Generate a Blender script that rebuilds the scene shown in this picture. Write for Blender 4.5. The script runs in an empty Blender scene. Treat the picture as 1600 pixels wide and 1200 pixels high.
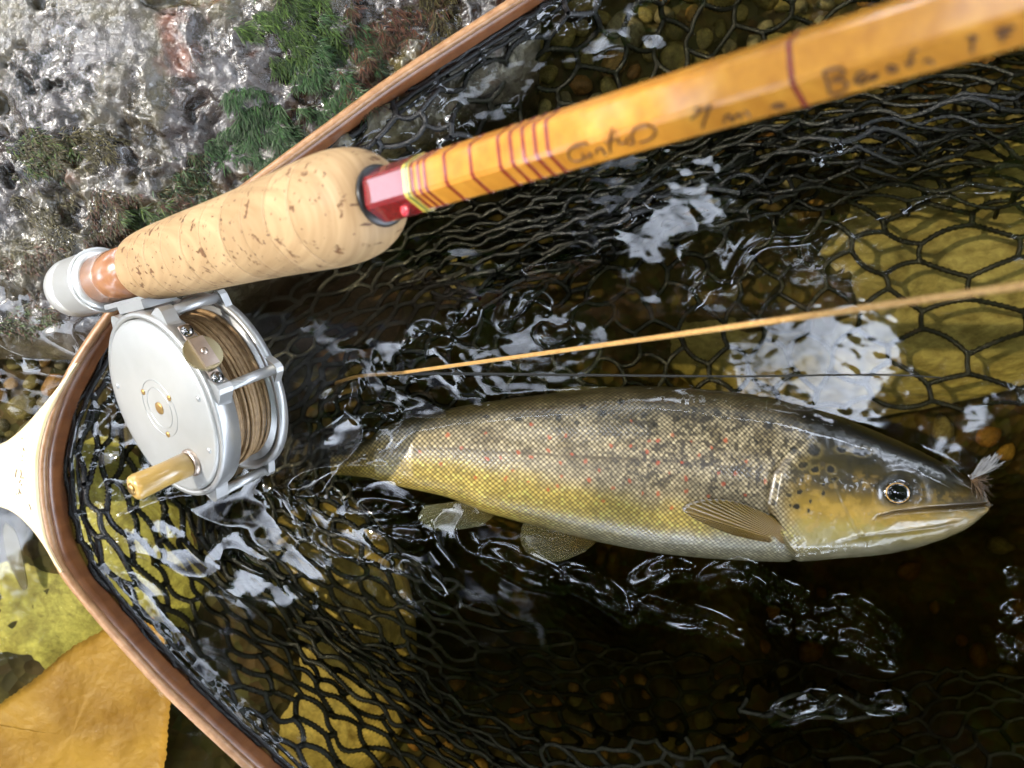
import bpy, math, random
import numpy as np
from mathutils import Vector, Matrix
random.seed(7); rng = np.random.default_rng(7)
R = math.radians
scn = bpy.context.scene
COL = scn.collection

# ------------------------------------------------------------------ camera, world, sun
H = 322.0                      # camera height over the water, mm (looking straight down, phone close-up)
F = 1280.0                     # focal length in pixels of the 1600 px wide photograph
cam_d = bpy.data.cameras.new('camera'); cam = bpy.data.objects.new('camera', cam_d); COL.objects.link(cam)
cam.location = (0, 0, H*0.001); cam.rotation_euler = (0, 0, 0)
cam_d.sensor_width = 36; cam_d.lens = 36*F/1600; cam_d.clip_start = 0.01; cam_d.clip_end = 500
cam_d.dof.use_dof = True; cam_d.dof.focus_distance = 0.285; cam_d.dof.aperture_fstop = 13
scn.camera = cam

SUN = np.array([-0.90, 0.12, 1.0]); SUN /= np.linalg.norm(SUN)
w = bpy.data.worlds.new('World'); scn.world = w; w.use_nodes = True
nt = w.node_tree; nt.nodes.clear()
wo = nt.nodes.new('ShaderNodeOutputWorld'); bg = nt.nodes.new('ShaderNodeBackground')
sky = nt.nodes.new('ShaderNodeTexSky'); sky.sky_type = 'NISHITA'; sky.sun_disc = False
sky.sun_elevation = math.asin(SUN[2]); sky.sun_rotation = math.atan2(SUN[0], SUN[1])
sky.air_density = 1.0; sky.dust_density = 2.5; sky.ozone_density = 1.0
# broken white cloud mixed evenly over the whole sky
tc = nt.nodes.new('ShaderNodeTexCoord'); cn = nt.nodes.new('ShaderNodeTexNoise'); cn.inputs['Scale'].default_value = 3.0
cn.inputs['Detail'].default_value = 7
cr = nt.nodes.new('ShaderNodeValToRGB'); cr.color_ramp.elements[0].position = 0.42; cr.color_ramp.elements[1].position = 0.62
mx = nt.nodes.new('ShaderNodeMix'); mx.data_type = 'RGBA'; mx.inputs['B'].default_value = (150, 166, 195, 1)
nt.links.new(tc.outputs['Generated'], cn.inputs['Vector']); nt.links.new(cn.outputs['Fac'], cr.inputs['Fac'])
nt.links.new(cr.outputs['Color'], mx.inputs['Factor']); nt.links.new(sky.outputs['Color'], mx.inputs['A'])
nt.links.new(mx.outputs['Result'], bg.inputs['Color'])
bg.inputs['Strength'].default_value = 0.08
nt.links.new(bg.outputs['Background'], wo.inputs['Surface'])
sun_d = bpy.data.lights.new('sun', 'SUN'); sun_d.energy = 4.2; sun_d.angle = R(0.55); sun_d.color = (1, 0.93, 0.82)
sun = bpy.data.objects.new('sun', sun_d); COL.objects.link(sun); sun.location = tuple(SUN*3)
sun.rotation_euler = Vector(SUN).to_track_quat('Z', 'Y').to_euler()
scn.view_settings.view_transform = 'Standard'; scn.view_settings.look = 'None'
scn.view_settings.gamma = 1; scn.view_settings.use_curve_mapping = False
scn.view_settings.exposure = 0.22
scn.cycles.use_denoising = True; scn.cycles.max_bounces = 10; scn.cycles.transparent_max_bounces = 16
scn.cycles.sample_clamp_indirect = 6; scn.cycles.caustics_reflective = False; scn.cycles.caustics_refractive = False

# ------------------------------------------------------------------ helpers (all lengths in mm)
def A(*v): return np.array(v, float)
def P(u, v, z=0.0):
    """the point at height z (mm) seen at photograph pixel (u, v)"""
    k = (H - z)/F
    return A((u-800)*k, (600-v)*k, z)
def PX(p):
    p = np.asarray(p, float); k = F/(H - p[..., 2])
    return 800 + p[..., 0]*k, 600 - p[..., 1]*k
def unit(v): v = np.asarray(v, float); return v/np.linalg.norm(v)
def _hash(ix, iy, seed):
    h = (ix.astype(np.int64)*374761393 + iy.astype(np.int64)*668265263 + seed*974634917) & 0xffffffff
    h = ((h ^ (h >> 13))*1274126177) & 0xffffffff
    return ((h ^ (h >> 16)) & 0xffff)/65535.0
def vnoise(x, y, seed=0):
    ix = np.floor(x); iy = np.floor(y); fx = x-ix; fy = y-iy
    fx = fx*fx*fx*(fx*(fx*6-15)+10); fy = fy*fy*fy*(fy*(fy*6-15)+10)
    a = _hash(ix, iy, seed); b = _hash(ix+1, iy, seed); c = _hash(ix, iy+1, seed); d = _hash(ix+1, iy+1, seed)
    return (a*(1-fx)+b*fx)*(1-fy) + (c*(1-fx)+d*fx)*fy
def fbm(x, y, seed=0, octv=4, gain=0.5):
    s = 0; amp = 1; tot = 0
    for o in range(octv):
        s = s + amp*vnoise(x*2**o+o*17.3, y*2**o-o*9.1, seed+o); tot += amp; amp *= gain
    return s/tot
def sm(x, a, b):
    t = np.clip((x-a)/(b-a), 0, 1); return t*t*(3-2*t)

def mk_mesh(name, V, Fc, smooth=True, origin=(0, 0, 0)):
    V = (np.asarray(V, float) - np.asarray(origin, float))*0.001
    me = bpy.data.meshes.new(name)
    if isinstance(Fc, np.ndarray) and Fc.ndim == 2:
        n, k = Fc.shape
        me.vertices.add(len(V)); me.vertices.foreach_set('co', V.astype(np.float32).ravel())
        me.loops.add(n*k); me.loops.foreach_set('vertex_index', Fc.astype(np.int32).ravel())
        me.polygons.add(n); me.polygons.foreach_set('loop_start', np.arange(0, n*k, k, dtype=np.int32))
        me.update(calc_edges=True)
    else:
        me.from_pydata([tuple(v) for v in V], [], [tuple(int(i) for i in f) for f in Fc])
    if smooth: me.polygons.foreach_set('use_smooth', [True]*len(me.polygons))
    me.update(); return me
def root(name, loc, label, cat, group=None):
    o = bpy.data.objects.new(name, None); COL.objects.link(o); o.empty_display_size = 0.01
    o.location = tuple(np.asarray(loc, float)*0.001); o['label'] = label; o['category'] = cat
    if group: o['group'] = group
    return o
def top_of(o):
    while o.parent: o = o.parent
    return o
def ob(name, V, Fc, mat, parent=None, smooth=True, label=None, cat=None, group=None, kind=None, at=None):
    """one mesh object; vertices in world mm"""
    org = np.array(top_of(parent).location)*1000 if parent else (np.asarray(at, float) if at is not None else np.zeros(3))
    me = mk_mesh(name, V, Fc, smooth, org); o = bpy.data.objects.new(name, me); COL.objects.link(o)
    if mat: me.materials.append(mat)
    if parent: o.parent = parent
    else: o.location = tuple(org*0.001)
    for k, v in (('label', label), ('category', cat), ('group', group), ('kind', kind)):
        if v: o[k] = v
    return o
class MB:
    def __init__(s): s.v = []; s.f = []; s.n = 0
    def add(s, V, Fc):
        V = np.asarray(V, float); s.v.append(V); s.f += [tuple(int(i)+s.n for i in f) for f in Fc]; s.n += len(V); return s
    def get(s): return np.vstack(s.v), s.f
def grid_faces(n, m, wrap=False, off=0):
    """n rows of m points"""
    i = np.arange(n-1)[:, None]; j = np.arange(m if wrap else m-1)[None, :]; j2 = (j+1) % m
    q = np.stack([i*m+j, i*m+j2, (i+1)*m+j2, (i+1)*m+j], -1).reshape(-1, 4)
    return q + off
def tube(path, rad, n=8, cap=True, flat=1.0):
    path = np.asarray(path, float); m = len(path); rad = np.broadcast_to(rad, (m,))
    T = np.gradient(path, axis=0); T /= np.linalg.norm(T, axis=1)[:, None]+1e-12
    up = A(0, 0, 1) if abs(T[0, 2]) < 0.9 else A(1, 0, 0)
    V = []
    for k in range(m):
        e1 = unit(np.cross(T[k], up)); e2 = np.cross(e1, T[k])
        ph = np.arange(n)*2*math.pi/n
        V.append(path[k] + rad[k]*(np.cos(ph)[:, None]*e1 + flat*np.sin(ph)[:, None]*e2))
    V = np.vstack(V); Fq = [tuple(f) for f in grid_faces(m, n, True)]
    if cap: Fq += [tuple(range(n-1, -1, -1)), tuple(range((m-1)*n, m*n))]
    return V, Fq
def lathe(o, ax, e1, e2, prof, n=48, cap=True):
    ph = np.arange(n)*2*math.pi/n
    ring = np.cos(ph)[:, None]*e1 + np.sin(ph)[:, None]*e2
    V = np.vstack([o + ax*t + ring*r for t, r in prof]); m = len(prof)
    Fq = [tuple(f) for f in grid_faces(m, n, True)]
    if cap: Fq += [tuple(range(n-1, -1, -1)), tuple(range((m-1)*n, m*n))]
    return V, Fq
def boxf(c, ex, ey, ez):
    c, ex, ey, ez = map(np.asarray, (c, ex, ey, ez))
    V = [c+sx*ex+sy*ey+sz*ez for sx in (-1, 1) for sy in (-1, 1) for sz in (-1, 1)]
    return V, [(0, 1, 3, 2), (4, 6, 7, 5), (0, 4, 5, 1), (2, 3, 7, 6), (0, 2, 6, 4), (1, 5, 7, 3)]
def spline(pts, n):
    """Catmull-Rom through pts, n samples evenly along the length"""
    p = np.asarray(pts, float); p = np.vstack([2*p[0]-p[1], p, 2*p[-1]-p[-2]]); out = []
    for i in range(1, len(p)-2):
        t = np.linspace(0, 1, 24, endpoint=False)[:, None]
        a, b, c, d = p[i-1], p[i], p[i+1], p[i+2]
        out.append(0.5*(2*b+(c-a)*t+(2*a-5*b+4*c-d)*t**2+(-a+3*b-3*c+d)*t**3))
    q = np.vstack(out+[p[-2:-1]]); s = np.r_[0, np.cumsum(np.linalg.norm(np.diff(q, axis=0), axis=1))]
    ss = np.linspace(0, s[-1], n)
    return np.stack([np.interp(ss, s, q[:, k]) for k in range(q.shape[1])], 1)
def set_col(o, C, name='Col'):
    at = o.data.color_attributes.new(name, 'FLOAT_COLOR', 'POINT')
    C = np.c_[np.asarray(C, np.float32), np.ones(len(C), np.float32)]
    at.data.foreach_set('color', C.ravel())

# ------------------------------------------------------------------ materials
def new_mat(name):
    m = bpy.data.materials.new(name); m.use_nodes = True; t = m.node_tree
    return m, t, t.nodes['Principled BSDF'], t.nodes['Material Output']
def lk(t, a, b): t.links.new(a, b)
def noise(t, scale, detail=4, vec=None, rough=0.55, dist=0.0):
    n = t.nodes.new('ShaderNodeTexNoise'); n.inputs['Scale'].default_value = scale; n.inputs['Detail'].default_value = detail
    n.inputs['Roughness'].default_value = rough; n.inputs['Distortion'].default_value = dist
    if vec is not None: lk(t, vec, n.inputs['Vector'])
    return n
def ramp(t, fac, stops):
    r = t.nodes.new('ShaderNodeValToRGB'); el = r.color_ramp.elements
    while len(el) < len(stops): el.new(0.5)
    for e, (p, c) in zip(el, stops): e.position = p; e.color = (*c, 1) if len(c) == 3 else c
    lk(t, fac, r.inputs['Fac']); return r
def mixc(t, fac, a, b, mode='MIX'):
    m = t.nodes.new('ShaderNodeMix'); m.data_type = 'RGBA'; m.blend_type = mode
    for sock, v in (('Factor', fac), ('A', a), ('B', b)):
        if hasattr(v, 'links') or hasattr(v, 'is_linked'): lk(t, v, m.inputs[sock])
        elif sock == 'Factor': m.inputs[sock].default_value = v
        else: m.inputs[sock].default_value = (*v, 1)
    return m.outputs['Result']
def bump(t, b, height, strength, dist=0.001, prev=None):
    n = t.nodes.new('ShaderNodeBump'); n.inputs['Strength'].default_value = strength; n.inputs['Distance'].default_value = dist
    lk(t, height, n.inputs['Height'])
    if prev is not None: lk(t, prev, n.inputs['Normal'])
    if b is not None: lk(t, n.outputs['Normal'], b.inputs['Normal'])
    return n.outputs['Normal']
def pos(t):
    g = t.nodes.new('ShaderNodeTexCoord'); return g.outputs['Object']
def mapping(t, vec, scale=(1, 1, 1), rot=(0, 0, 0)):
    m = t.nodes.new('ShaderNodeMapping'); m.inputs['Scale'].default_value = scale; m.inputs['Rotation'].default_value = rot
    lk(t, vec, m.inputs['Vector']); return m.outputs['Vector']
def simple(name, c1, c2=None, scale=300, rough=0.4, metal=0, coat=0, bumpd=0.0, bscale=None, spec=0.5, vecscale=None):
    m, t, b, o = new_mat(name); v = pos(t)
    if vecscale: v = mapping(t, v, vecscale)
    n = noise(t, scale, 5, v)
    b.inputs['Roughness'].default_value = rough; b.inputs['Metallic'].default_value = metal
    b.inputs['Specular IOR Level'].default_value = spec
    b.inputs['Coat Weight'].default_value = coat; b.inputs['Coat Roughness'].default_value = 0.05
    if c2: lk(t, ramp(t, n.outputs['Fac'], [(0.3, c1), (0.7, c2)]).outputs['Color'], b.inputs['Base Color'])
    else: b.inputs['Base Color'].default_value = (*c1, 1)
    if bumpd: bump(t, b, noise(t, bscale or scale*2, 4, v).outputs['Fac'], 1.0, bumpd)
    return m
def vcol_mat(name, rough=0.3, coat=0.5, spec=0.5, sss=0):
    m, t, b, o = new_mat(name); a = t.nodes.new('ShaderNodeVertexColor'); a.layer_name = 'Col'
    lk(t, a.outputs['Color'], b.inputs['Base Color']); b.inputs['Roughness'].default_value = rough
    b.inputs['Coat Weight'].default_value = coat; b.inputs['Coat Roughness'].default_value = 0.04
    b.inputs['Specular IOR Level'].default_value = spec
    return m, t, b

# ------------------------------------------------------------------ stream bed
def bed_z(x, y):
    pts = A((60, 560, -26), (60, 900, -34), (150, 1120, -36), (380, 1000, -46), (300, 700, -40), (900, 60, -46), (1300, 60, -55), (1550, 60, -70),
            (760, 180, -42), (1300, 430, -62), (1560, 420, -75), (560, 480, -60), (850, 450, -75), (850, 720, -90), (1300, 720, -110),
            (700, 950, -120), (1000, 960, -165), (1450, 960, -180), (900, 1140, -84), (650, 1150, -75), (1150, 1160, -110), (1500, 1160, -170),
            (1500, 620, -85), (300, 200, -40), (500, 60, -42)).reshape(-1, 3)
    k = (H+60)/F
    px = (pts[:, 0]-800)*k; py = (600-pts[:, 1])*k
    num = 0; den = 0
    for a, b, z in zip(px, py, pts[:, 2]):
        wt = 1/((x-a)**2+(y-b)**2+300)**2
        num = num+wt*z; den = den+wt
    far = sm(np.hypot(x, y), 260, 900)
    return (num/den)*(1-far) + far*(-140)
def axis_nonuni(lo, hi, step, far, n):
    a = np.arange(lo, hi+step/2, step); g = np.geomspace(step*1.5, far, n)
    return np.r_[(lo-g)[::-1], a, hi+g]
bx = axis_nonuni(-250, 280, 3.0, 5000, 26); by = axis_nonuni(-210, 210, 3.0, 5000, 26)
X, Y = np.meshgrid(bx, by)
Z = bed_z(X, Y) + 5*(fbm(X/22, Y/22, 3)-0.5) + 3*(fbm(X/7, Y/7, 8)-0.5)
Z += sm(np.hypot(X-400, Y), 1300, 2600)*420*sm(Y, 300, 1800) + sm(-Y, 900, 2600)*320 + 60*(fbm(X/600, Y/600, 12)-0.5)*sm(np.hypot(X, Y), 800, 1500)
m_bed, t, b, o = new_mat('stream_bed'); v = pos(t)
n1 = noise(t, 45, 6, v); vo = t.nodes.new('ShaderNodeTexVoronoi'); vo.inputs['Scale'].default_value = 160; lk(t, v, vo.inputs['Vector'])
c = ramp(t, n1.outputs['Fac'], [(0.25, (0.028, 0.022, 0.010)), (0.5, (0.075, 0.058, 0.022)), (0.75, (0.16, 0.12, 0.045))]).outputs['Color']
c = mixc(t, 0.5, c, mixc(t, 0.6, c, vo.outputs['Color'], 'MULTIPLY'))
lk(t, c, b.inputs['Base Color']); b.inputs['Roughness'].default_value = 0.8
bump(t, b, vo.outputs['Distance'], 0.8, 0.003)
bed = ob('stream_bed', np.stack([X.ravel(), Y.ravel(), Z.ravel()], 1), grid_faces(len(by), len(bx)), m_bed, kind='structure',
         label='brown gravelly stream bed under clear water', cat='stream bed')

# ------------------------------------------------------------------ stones
def stone_mesh(name, seed, sub=3, flat=0.55):
    import bmesh
    bm = bmesh.new(); bmesh.ops.create_icosphere(bm, subdivisions=sub, radius=1.0)
    r = np.random.default_rng(seed); co = np.array([v.co[:] for v in bm.verts])
    cut = r.normal(size=(7, 3)); cut /= np.linalg.norm(cut, axis=1)[:, None]
    for cvec in cut:
        d = co@cvec; lim = r.uniform(0.62, 0.9); ex = np.maximum(d-lim, 0); co = co-0.8*ex[:, None]*cvec
    ph = r.uniform(0, 9, 3)
    co *= (1+0.08*np.sin(co[:, [1]]*3+ph[0])*np.cos(co[:, [0]]*2.3+ph[1]))
    co[:, 2] *= flat; co[:, 1] *= r.uniform(0.62, 0.95)
    for vtx, q in zip(bm.verts, co): vtx.co = q
    me = bpy.data.meshes.new(name); bm.to_mesh(me); bm.free()
    me.polygons.foreach_set('use_smooth', [True]*len(me.polygons)); return me
def stone_mat(name, c1, c2, c3, rough=0.6):
    m, t, b, o = new_mat(name); v = pos(t)
    oi = t.nodes.new('ShaderNodeObjectInfo')
    n = noise(t, 1.7, 6, v, dist=0.6); n2 = noise(t, 9, 5, v)
    base = ramp(t, oi.outputs['Random'], [(0.0, c1), (0.5, c2), (1.0, c3)]).outputs['Color']
    k = ramp(t, n.outputs['Fac'], [(0.3, (0.55, 0.55, 0.5)), (0.7, (1.25, 1.2, 1.1))]).outputs['Color']
    c = mixc(t, 1.0, base, k, 'MULTIPLY')
    sp = ramp(t, n2.outputs['Fac'], [(0.56, (1, 1, 1)), (0.7, (0.45, 0.4, 0.35))]).outputs['Color']
    n3 = noise(t, 26, 6, v, 0.7, 0.5); n4 = noise(t, 4.5, 6, v, 0.65, 1.2)
    c = mixc(t, 0.75, c, ramp(t, n3.outputs['Fac'], [(0.32, (0.45, 0.43, 0.4)), (0.66, (1.3, 1.3, 1.3))]).outputs['Color'], 'MULTIPLY')
    c = mixc(t, 0.6, c, ramp(t, n4.outputs['Fac'], [(0.42, (1.1, 1.1, 1.1)), (0.60, (0.42, 0.36, 0.26))]).outputs['Color'], 'MULTIPLY')
    lk(t, mixc(t, 0.8, c, sp, 'MULTIPLY'), b.inputs['Base Color']); b.inputs['Roughness'].default_value = rough
    bump(t, b, n2.outputs['Fac'], 0.6, 0.0008); return m
M_olive = stone_mat('olive_stone', (0.17, 0.15, 0.06), (0.28, 0.24, 0.10), (0.36, 0.32, 0.17))
M_orange = stone_mat('orange_stone', (0.34, 0.16, 0.04), (0.40, 0.26, 0.10), (0.25, 0.12, 0.05))
M_grey = stone_mat('grey_stone', (0.20, 0.19, 0.15), (0.30, 0.28, 0.22), (0.14, 0.11, 0.07))
protos = [stone_mesh('pebble', 30+i, 2, 0.5+0.1*(i % 3)) for i in range(9)]
for i, me in enumerate(protos): me.materials.append((M_olive, M_orange, M_grey)[i % 3])
def pebble(u, v, rpx, k, lab, grp, rot=None, lift=0.25, asp=1.0):
    z0 = -60
    for _ in range(4):
        p = P(u, v, z0); z0 = float(bed_z(p[0], p[1]))
    r = rpx*(H-z0)/F
    o = bpy.data.objects.new('pebble', protos[k]); COL.objects.link(o)
    o.location = tuple((p + A(0, 0, lift*r))*0.001); o.scale = (r*asp*0.001, r*0.001, r*0.001)
    o.rotation_euler = (random.uniform(-.3, .3), random.uniform(-.3, .3), random.uniform(0, 6.3) if rot is None else rot)
    o['label'] = lab; o['category'] = 'pebble'; o['group'] = grp
    return o
def scatter(n, u0, u1, v0, v1, r0, r1, kinds, labs, grp, inside=None, sep=0.8):
    done = []
    for _ in range(n*30):
        if len(done) >= n: break
        u = random.uniform(u0, u1); v = random.uniform(v0, v1); r = r0+(r1-r0)*random.random()**1.8
        if inside and not inside(u, v): continue
        if any((u-a)**2+(v-b)**2 < (sep*(r+c))**2 for a, b, c in done): continue
        done.append((u, v, r)); k = random.choice(kinds)
        sz = 'tiny' if r < r0+.2*(r1-r0) else 'mid-sized' if r < r0+.55*(r1-r0) else 'big'
        sh = ('rounded', 'flattish', 'blunt-edged')[k//3 % 3]
        pebble(u, v, r, k, sz+' '+sh+' '+labs[k % 3].replace('small ', ''), grp)
cl = ('olive', 'orange brown', 'grey')
def L3(s): return [s % c for c in cl]
scatter(95, 660, 1420, -20, 190, 15, 42, [0, 0, 1, 2, 3, 3, 4, 5, 6, 8], L3('%s pebble on the bed under the net between hoop and rod'),
        'pebbles between hoop and rod', lambda u, v: v > 190-(u-600)*0.72 and v < 330-(u-600)*0.30)
scatter(34, 1420, 1640, 60, 330, 20, 48, [0, 2, 3, 4, 5, 6], L3('%s pebble under the bunched net below the rod'), 'pebbles below the rod')
scatter(24, 1000, 1420, 190, 330, 16, 36, [0, 3, 4, 6, 2], L3('%s pebble under the bunched net below the inked rod'), 'pebbles below the inked rod')
scatter(60, 560, 1180, 1060, 1215, 9, 21, [1, 4, 7, 1, 3, 0], L3('small %s pebble in the dark water past the fish belly'), 'pebbles past the fish belly')
scatter(16, 1180, 1620, 880, 1200, 11, 22, [1, 4, 5, 0], L3('small %s pebble lying deep in the shaded water'), 'pebbles in deep shade')
scatter(10, 1420, 1600, 560, 860, 16, 32, [0, 1, 3, 5, 8], L3('%s pebble beyond the trout snout'), 'pebbles beyond the snout')
scatter(46, -20, 190, 470, 690, 12, 32, [0, 1, 2, 3, 4, 5, 6], L3('blurred %s pebble in shallows beside the net handle'), 'pebbles beside the net handle',
        lambda u, v: v < 740-u*1.3)
def big_stone(name, u, v, z, ru, rv, hgt, rot, mat, label, seed):
    me = stone_mesh(name, seed, 5, 1.0); me.materials.append(mat)
    o = bpy.data.objects.new(name, me); COL.objects.link(o); p = P(u, v, z); k = (H-z)/F*0.001
    o.location = tuple(p*0.001); o.scale = (ru*k*1.1, rv*k*1.3, hgt*0.001); o.rotation_euler = (R(3), R(-4), R(rot))
    o['label'] = label; o['category'] = 'stone'; return o
M_slab = stone_mat('slab_stone', (0.44, 0.40, 0.22), (0.44, 0.40, 0.22), (0.44, 0.40, 0.22))
M_slab2 = stone_mat('golden_slab', (0.66, 0.54, 0.22), (0.66, 0.54, 0.22), (0.66, 0.54, 0.22))
M_slab3 = stone_mat('brown_slab', (0.13, 0.075, 0.04), (0.13, 0.075, 0.04), (0.13, 0.075, 0.04))
M_slab4 = stone_mat('pale_slab', (0.62, 0.62, 0.20), (0.62, 0.62, 0.20), (0.62, 0.62, 0.20))
big_stone('flat_stone', 1420, 420, -78, 430, 215, 20, 6, M_slab, 'broad olive stone under the open net mesh above the fly line', 71)
big_stone('flat_stone', 420, 985, -67, 215, 290, 17, 38, M_slab2, 'golden olive stone under the net beside the lower hoop arm', 72)
big_stone('flat_stone', 520, 500, -70, 120, 85, 16, 10, M_slab3, 'dark reddish brown stone under the net behind the reel', 73)
big_stone('flat_stone', 700, 420, -74, 90, 70, 14, -10, M_slab, 'dim olive stone in the water below the cork grip', 75)
big_stone('flat_stone', 60, 900, -52, 260, 250, 22, 70, M_slab4, 'pale yellow green stone in sunlit shallows below the net handle', 74)
big_stone('flat_stone', 250, 780, -72, 110, 120, 16, 20, M_slab, 'olive stone under the net mesh below the reel knob', 76)

# ------------------------------------------------------------------ sunken leaves
def leaf_sheet(name, outline, z, mat, label, teeth=0, tooth=0, tilt=0, curl=2.0, thick=0.5):
    q = spline(outline, 260)
    c = q.mean(0)
    T = np.gradient(q, axis=0); N = np.stack([T[:, 1], -T[:, 0]], 1); N /= np.linalg.norm(N, axis=1)[:, None]+1e-9
    if teeth: q = q + N*(tooth*((np.arange(260)*teeth/260) % 1.0))[:, None]
    rings = 9; V = []
    for k in range(rings):
        f = (k/(rings-1))**0.9; V.append(c+(q-c)*f)
    UV = np.vstack(V); W = np.array([P(u, v, z) for u, v in UV]); rr = np.repeat(np.linspace(0, 1, rings), 260)
    W[:, 2] += curl*(fbm(W[:, 0]/25, W[:, 1]/25, 5)-0.5)*2 + tilt*rr
    n = len(W); W2 = W.copy(); W2[:, 2] -= thick
    fc = np.vstack([grid_faces(rings, 260, True), grid_faces(rings, 260, True, n)[:, ::-1]])
    e = np.arange(260); e2 = (e+1) % 260; s = (rings-1)*260
    fc = np.vstack([fc, np.stack([s+e, n+s+e, n+s+e2, s+e2], 1)])
    return ob(name, np.vstack([W, W2]), fc, mat, label=label, cat='leaf', at=P(c[0], c[1], z))
m_leaf = simple('brown_leaf', (0.26, 0.12, 0.014), (0.62, 0.37, 0.075), 24, 0.5, bumpd=0.002, bscale=70)
m_leaf2 = simple('grey_leaf', (0.10, 0.085, 0.035), (0.15, 0.13, 0.06), 80, 0.5)
leaf_sheet('sunken_leaf', [(-40, 1130), (60, 1058), (110, 1015), (165, 985), (225, 960), (258, 1010), (262, 1120), (235, 1230), (90, 1300), (-60, 1280), (-40, 1130)],
           -27, m_leaf, 'large golden brown sunken leaf with a finely toothed edge', 110, 3.2)
leaf_sheet('sunken_leaf', [(8, 815), (22, 830), (34, 870), (40, 915), (33, 921), (20, 895), (8, 860), (4, 830), (8, 815)], -27, m_leaf2,
           'slender grey brown leaf drifting below the net handle')

# ------------------------------------------------------------------ mossy bank boulder
def rock_edge(u, v):
    """>0 inside the boulder, in px, measured from its waterline"""
    e1 = 520 - v - 0.16*u                          # lower waterline on the near shallows
    e2 = (300 - v) + (400 - u)*0.75                # waterline along the upper hoop arm
    return np.minimum(e1, e2+30)
rx = np.r_[-(250+np.geomspace(2, 500, 22))[::-1], np.arange(-250, 12, 0.8)]; ry = np.r_[np.arange(10, 165, 0.8), 165+np.geomspace(1.5, 600, 24)]
X, Y = np.meshgrid(rx, ry)
U_, V_ = 800+X*F/(H-10), 600-Y*F/(H-10)
e = rock_edge(U_, V_) + 60*(fbm(X/30, Y/30, 21)-0.5)
Z = -14 + 14*sm(e, -70, 25) + 0.055*np.clip(e, 0, 900)
Z -= 190*sm(-e, 30, 330)
rough_amp = sm(e, -60, 40)
cell = np.abs(fbm(X/16, Y/16, 22, 5)-0.5)*2
Z += rough_amp*(7*(fbm(X/24, Y/24, 23, 3)-0.5) + 5.0*(0.4-cell) + 2.6*(fbm(X/5.5, Y/5.5, 24, 4, 0.62)-0.5) + 1.3*(fbm(X/1.9, Y/1.9, 25, 3, 0.6)-0.5))
smooth_top = sm(V_, 190, 60)*sm(U_, 330, 180)
Zs = -14+14+0.055*np.clip(e, 0, 900) + 6*(fbm(X/40, Y/40, 27)-0.5) + 0.8*(fbm(X/2.2, Y/1.6, 28, 4, 0.6)-0.5)
Z = Z*(1-0.8*smooth_top) + Zs*0.8*smooth_top
Z += rough_amp*(1.1*(fbm(X/3.1, Y/2.6, 29, 3, 0.6)-0.5) - 4.5*sm(fbm(X/13, Y/13, 30, 4, .55), .56, .70))
m_rock, t, b, o = new_mat('wet_rock'); v = pos(t)
a = noise(t, 38, 7, v, 0.62, 0.8); b2 = noise(t, 16, 5, v, 0.6, 0.5); c3 = noise(t, 300, 5, v, 0.65)
c = ramp(t, a.outputs['Fac'], [(0.36, (0.008, 0.005, 0.004)), (0.48, (0.040, 0.028, 0.021)), (0.58, (0.085, 0.074, 0.072)), (0.72, (0.17, 0.155, 0.15))]).outputs['Color']
ol = ramp(t, b2.outputs['Fac'], [(0.45, (0, 0, 0)), (0.60, (1, 1, 1))]).outputs['Color']
c = mixc(t, ol, c, (0.10, 0.08, 0.028))
rd = ramp(t, noise(t, 23, 4, mapping(t, v, (1, 1, 1), (0.3, 0.2, 1.1)), 0.6).outputs['Fac'], [(0.60, (0, 0, 0)), (0.70, (1, 1, 1))]).outputs['Color']
c = mixc(t, rd, c, (0.17, 0.06, 0.03))
c = mixc(t, 0.6, c, ramp(t, c3.outputs['Fac'], [(0.3, (0.4, 0.4, 0.4)), (0.7, (1.4, 1.4, 1.4))]).outputs['Color'], 'MULTIPLY')
lk(t, c, b.inputs['Base Color']); b.inputs['Roughness'].default_value = 0.16; b.inputs['Specular IOR Level'].default_value = 0.9
b.inputs['Coat Weight'].default_value = 0.5; b.inputs['Coat Roughness'].default_value = 0.09
bump(t, b, c3.outputs['Fac'], 0.9, 0.0012, bump(t, None, noise(t, 800, 4, v).outputs['Fac'], 0.5, 0.0004))
rk = root('mossy_boulder', P(200, 200, 0), 'wet grey boulder with patches of moss on the bank beside the net hoop', 'boulder')
ob('rock', np.stack([X.ravel(), Y.ravel(), Z.ravel()], 1), grid_faces(len(ry), len(rx)), m_rock, rk)
def rock_z(x, y):
    i = np.clip(np.searchsorted(rx, x), 1, len(rx)-1); j = np.clip(np.searchsorted(ry, y), 1, len(ry)-1); return Z[j, i]
m_moss, t, b, o = new_mat('moss'); v = pos(t); a = t.nodes.new('ShaderNodeVertexColor'); a.layer_name = 'Col'
lk(t, a.outputs['Color'], b.inputs['Base Color']); b.inputs['Roughness'].default_value = 0.38; b.inputs['Specular IOR Level'].default_value = 0.25
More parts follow.
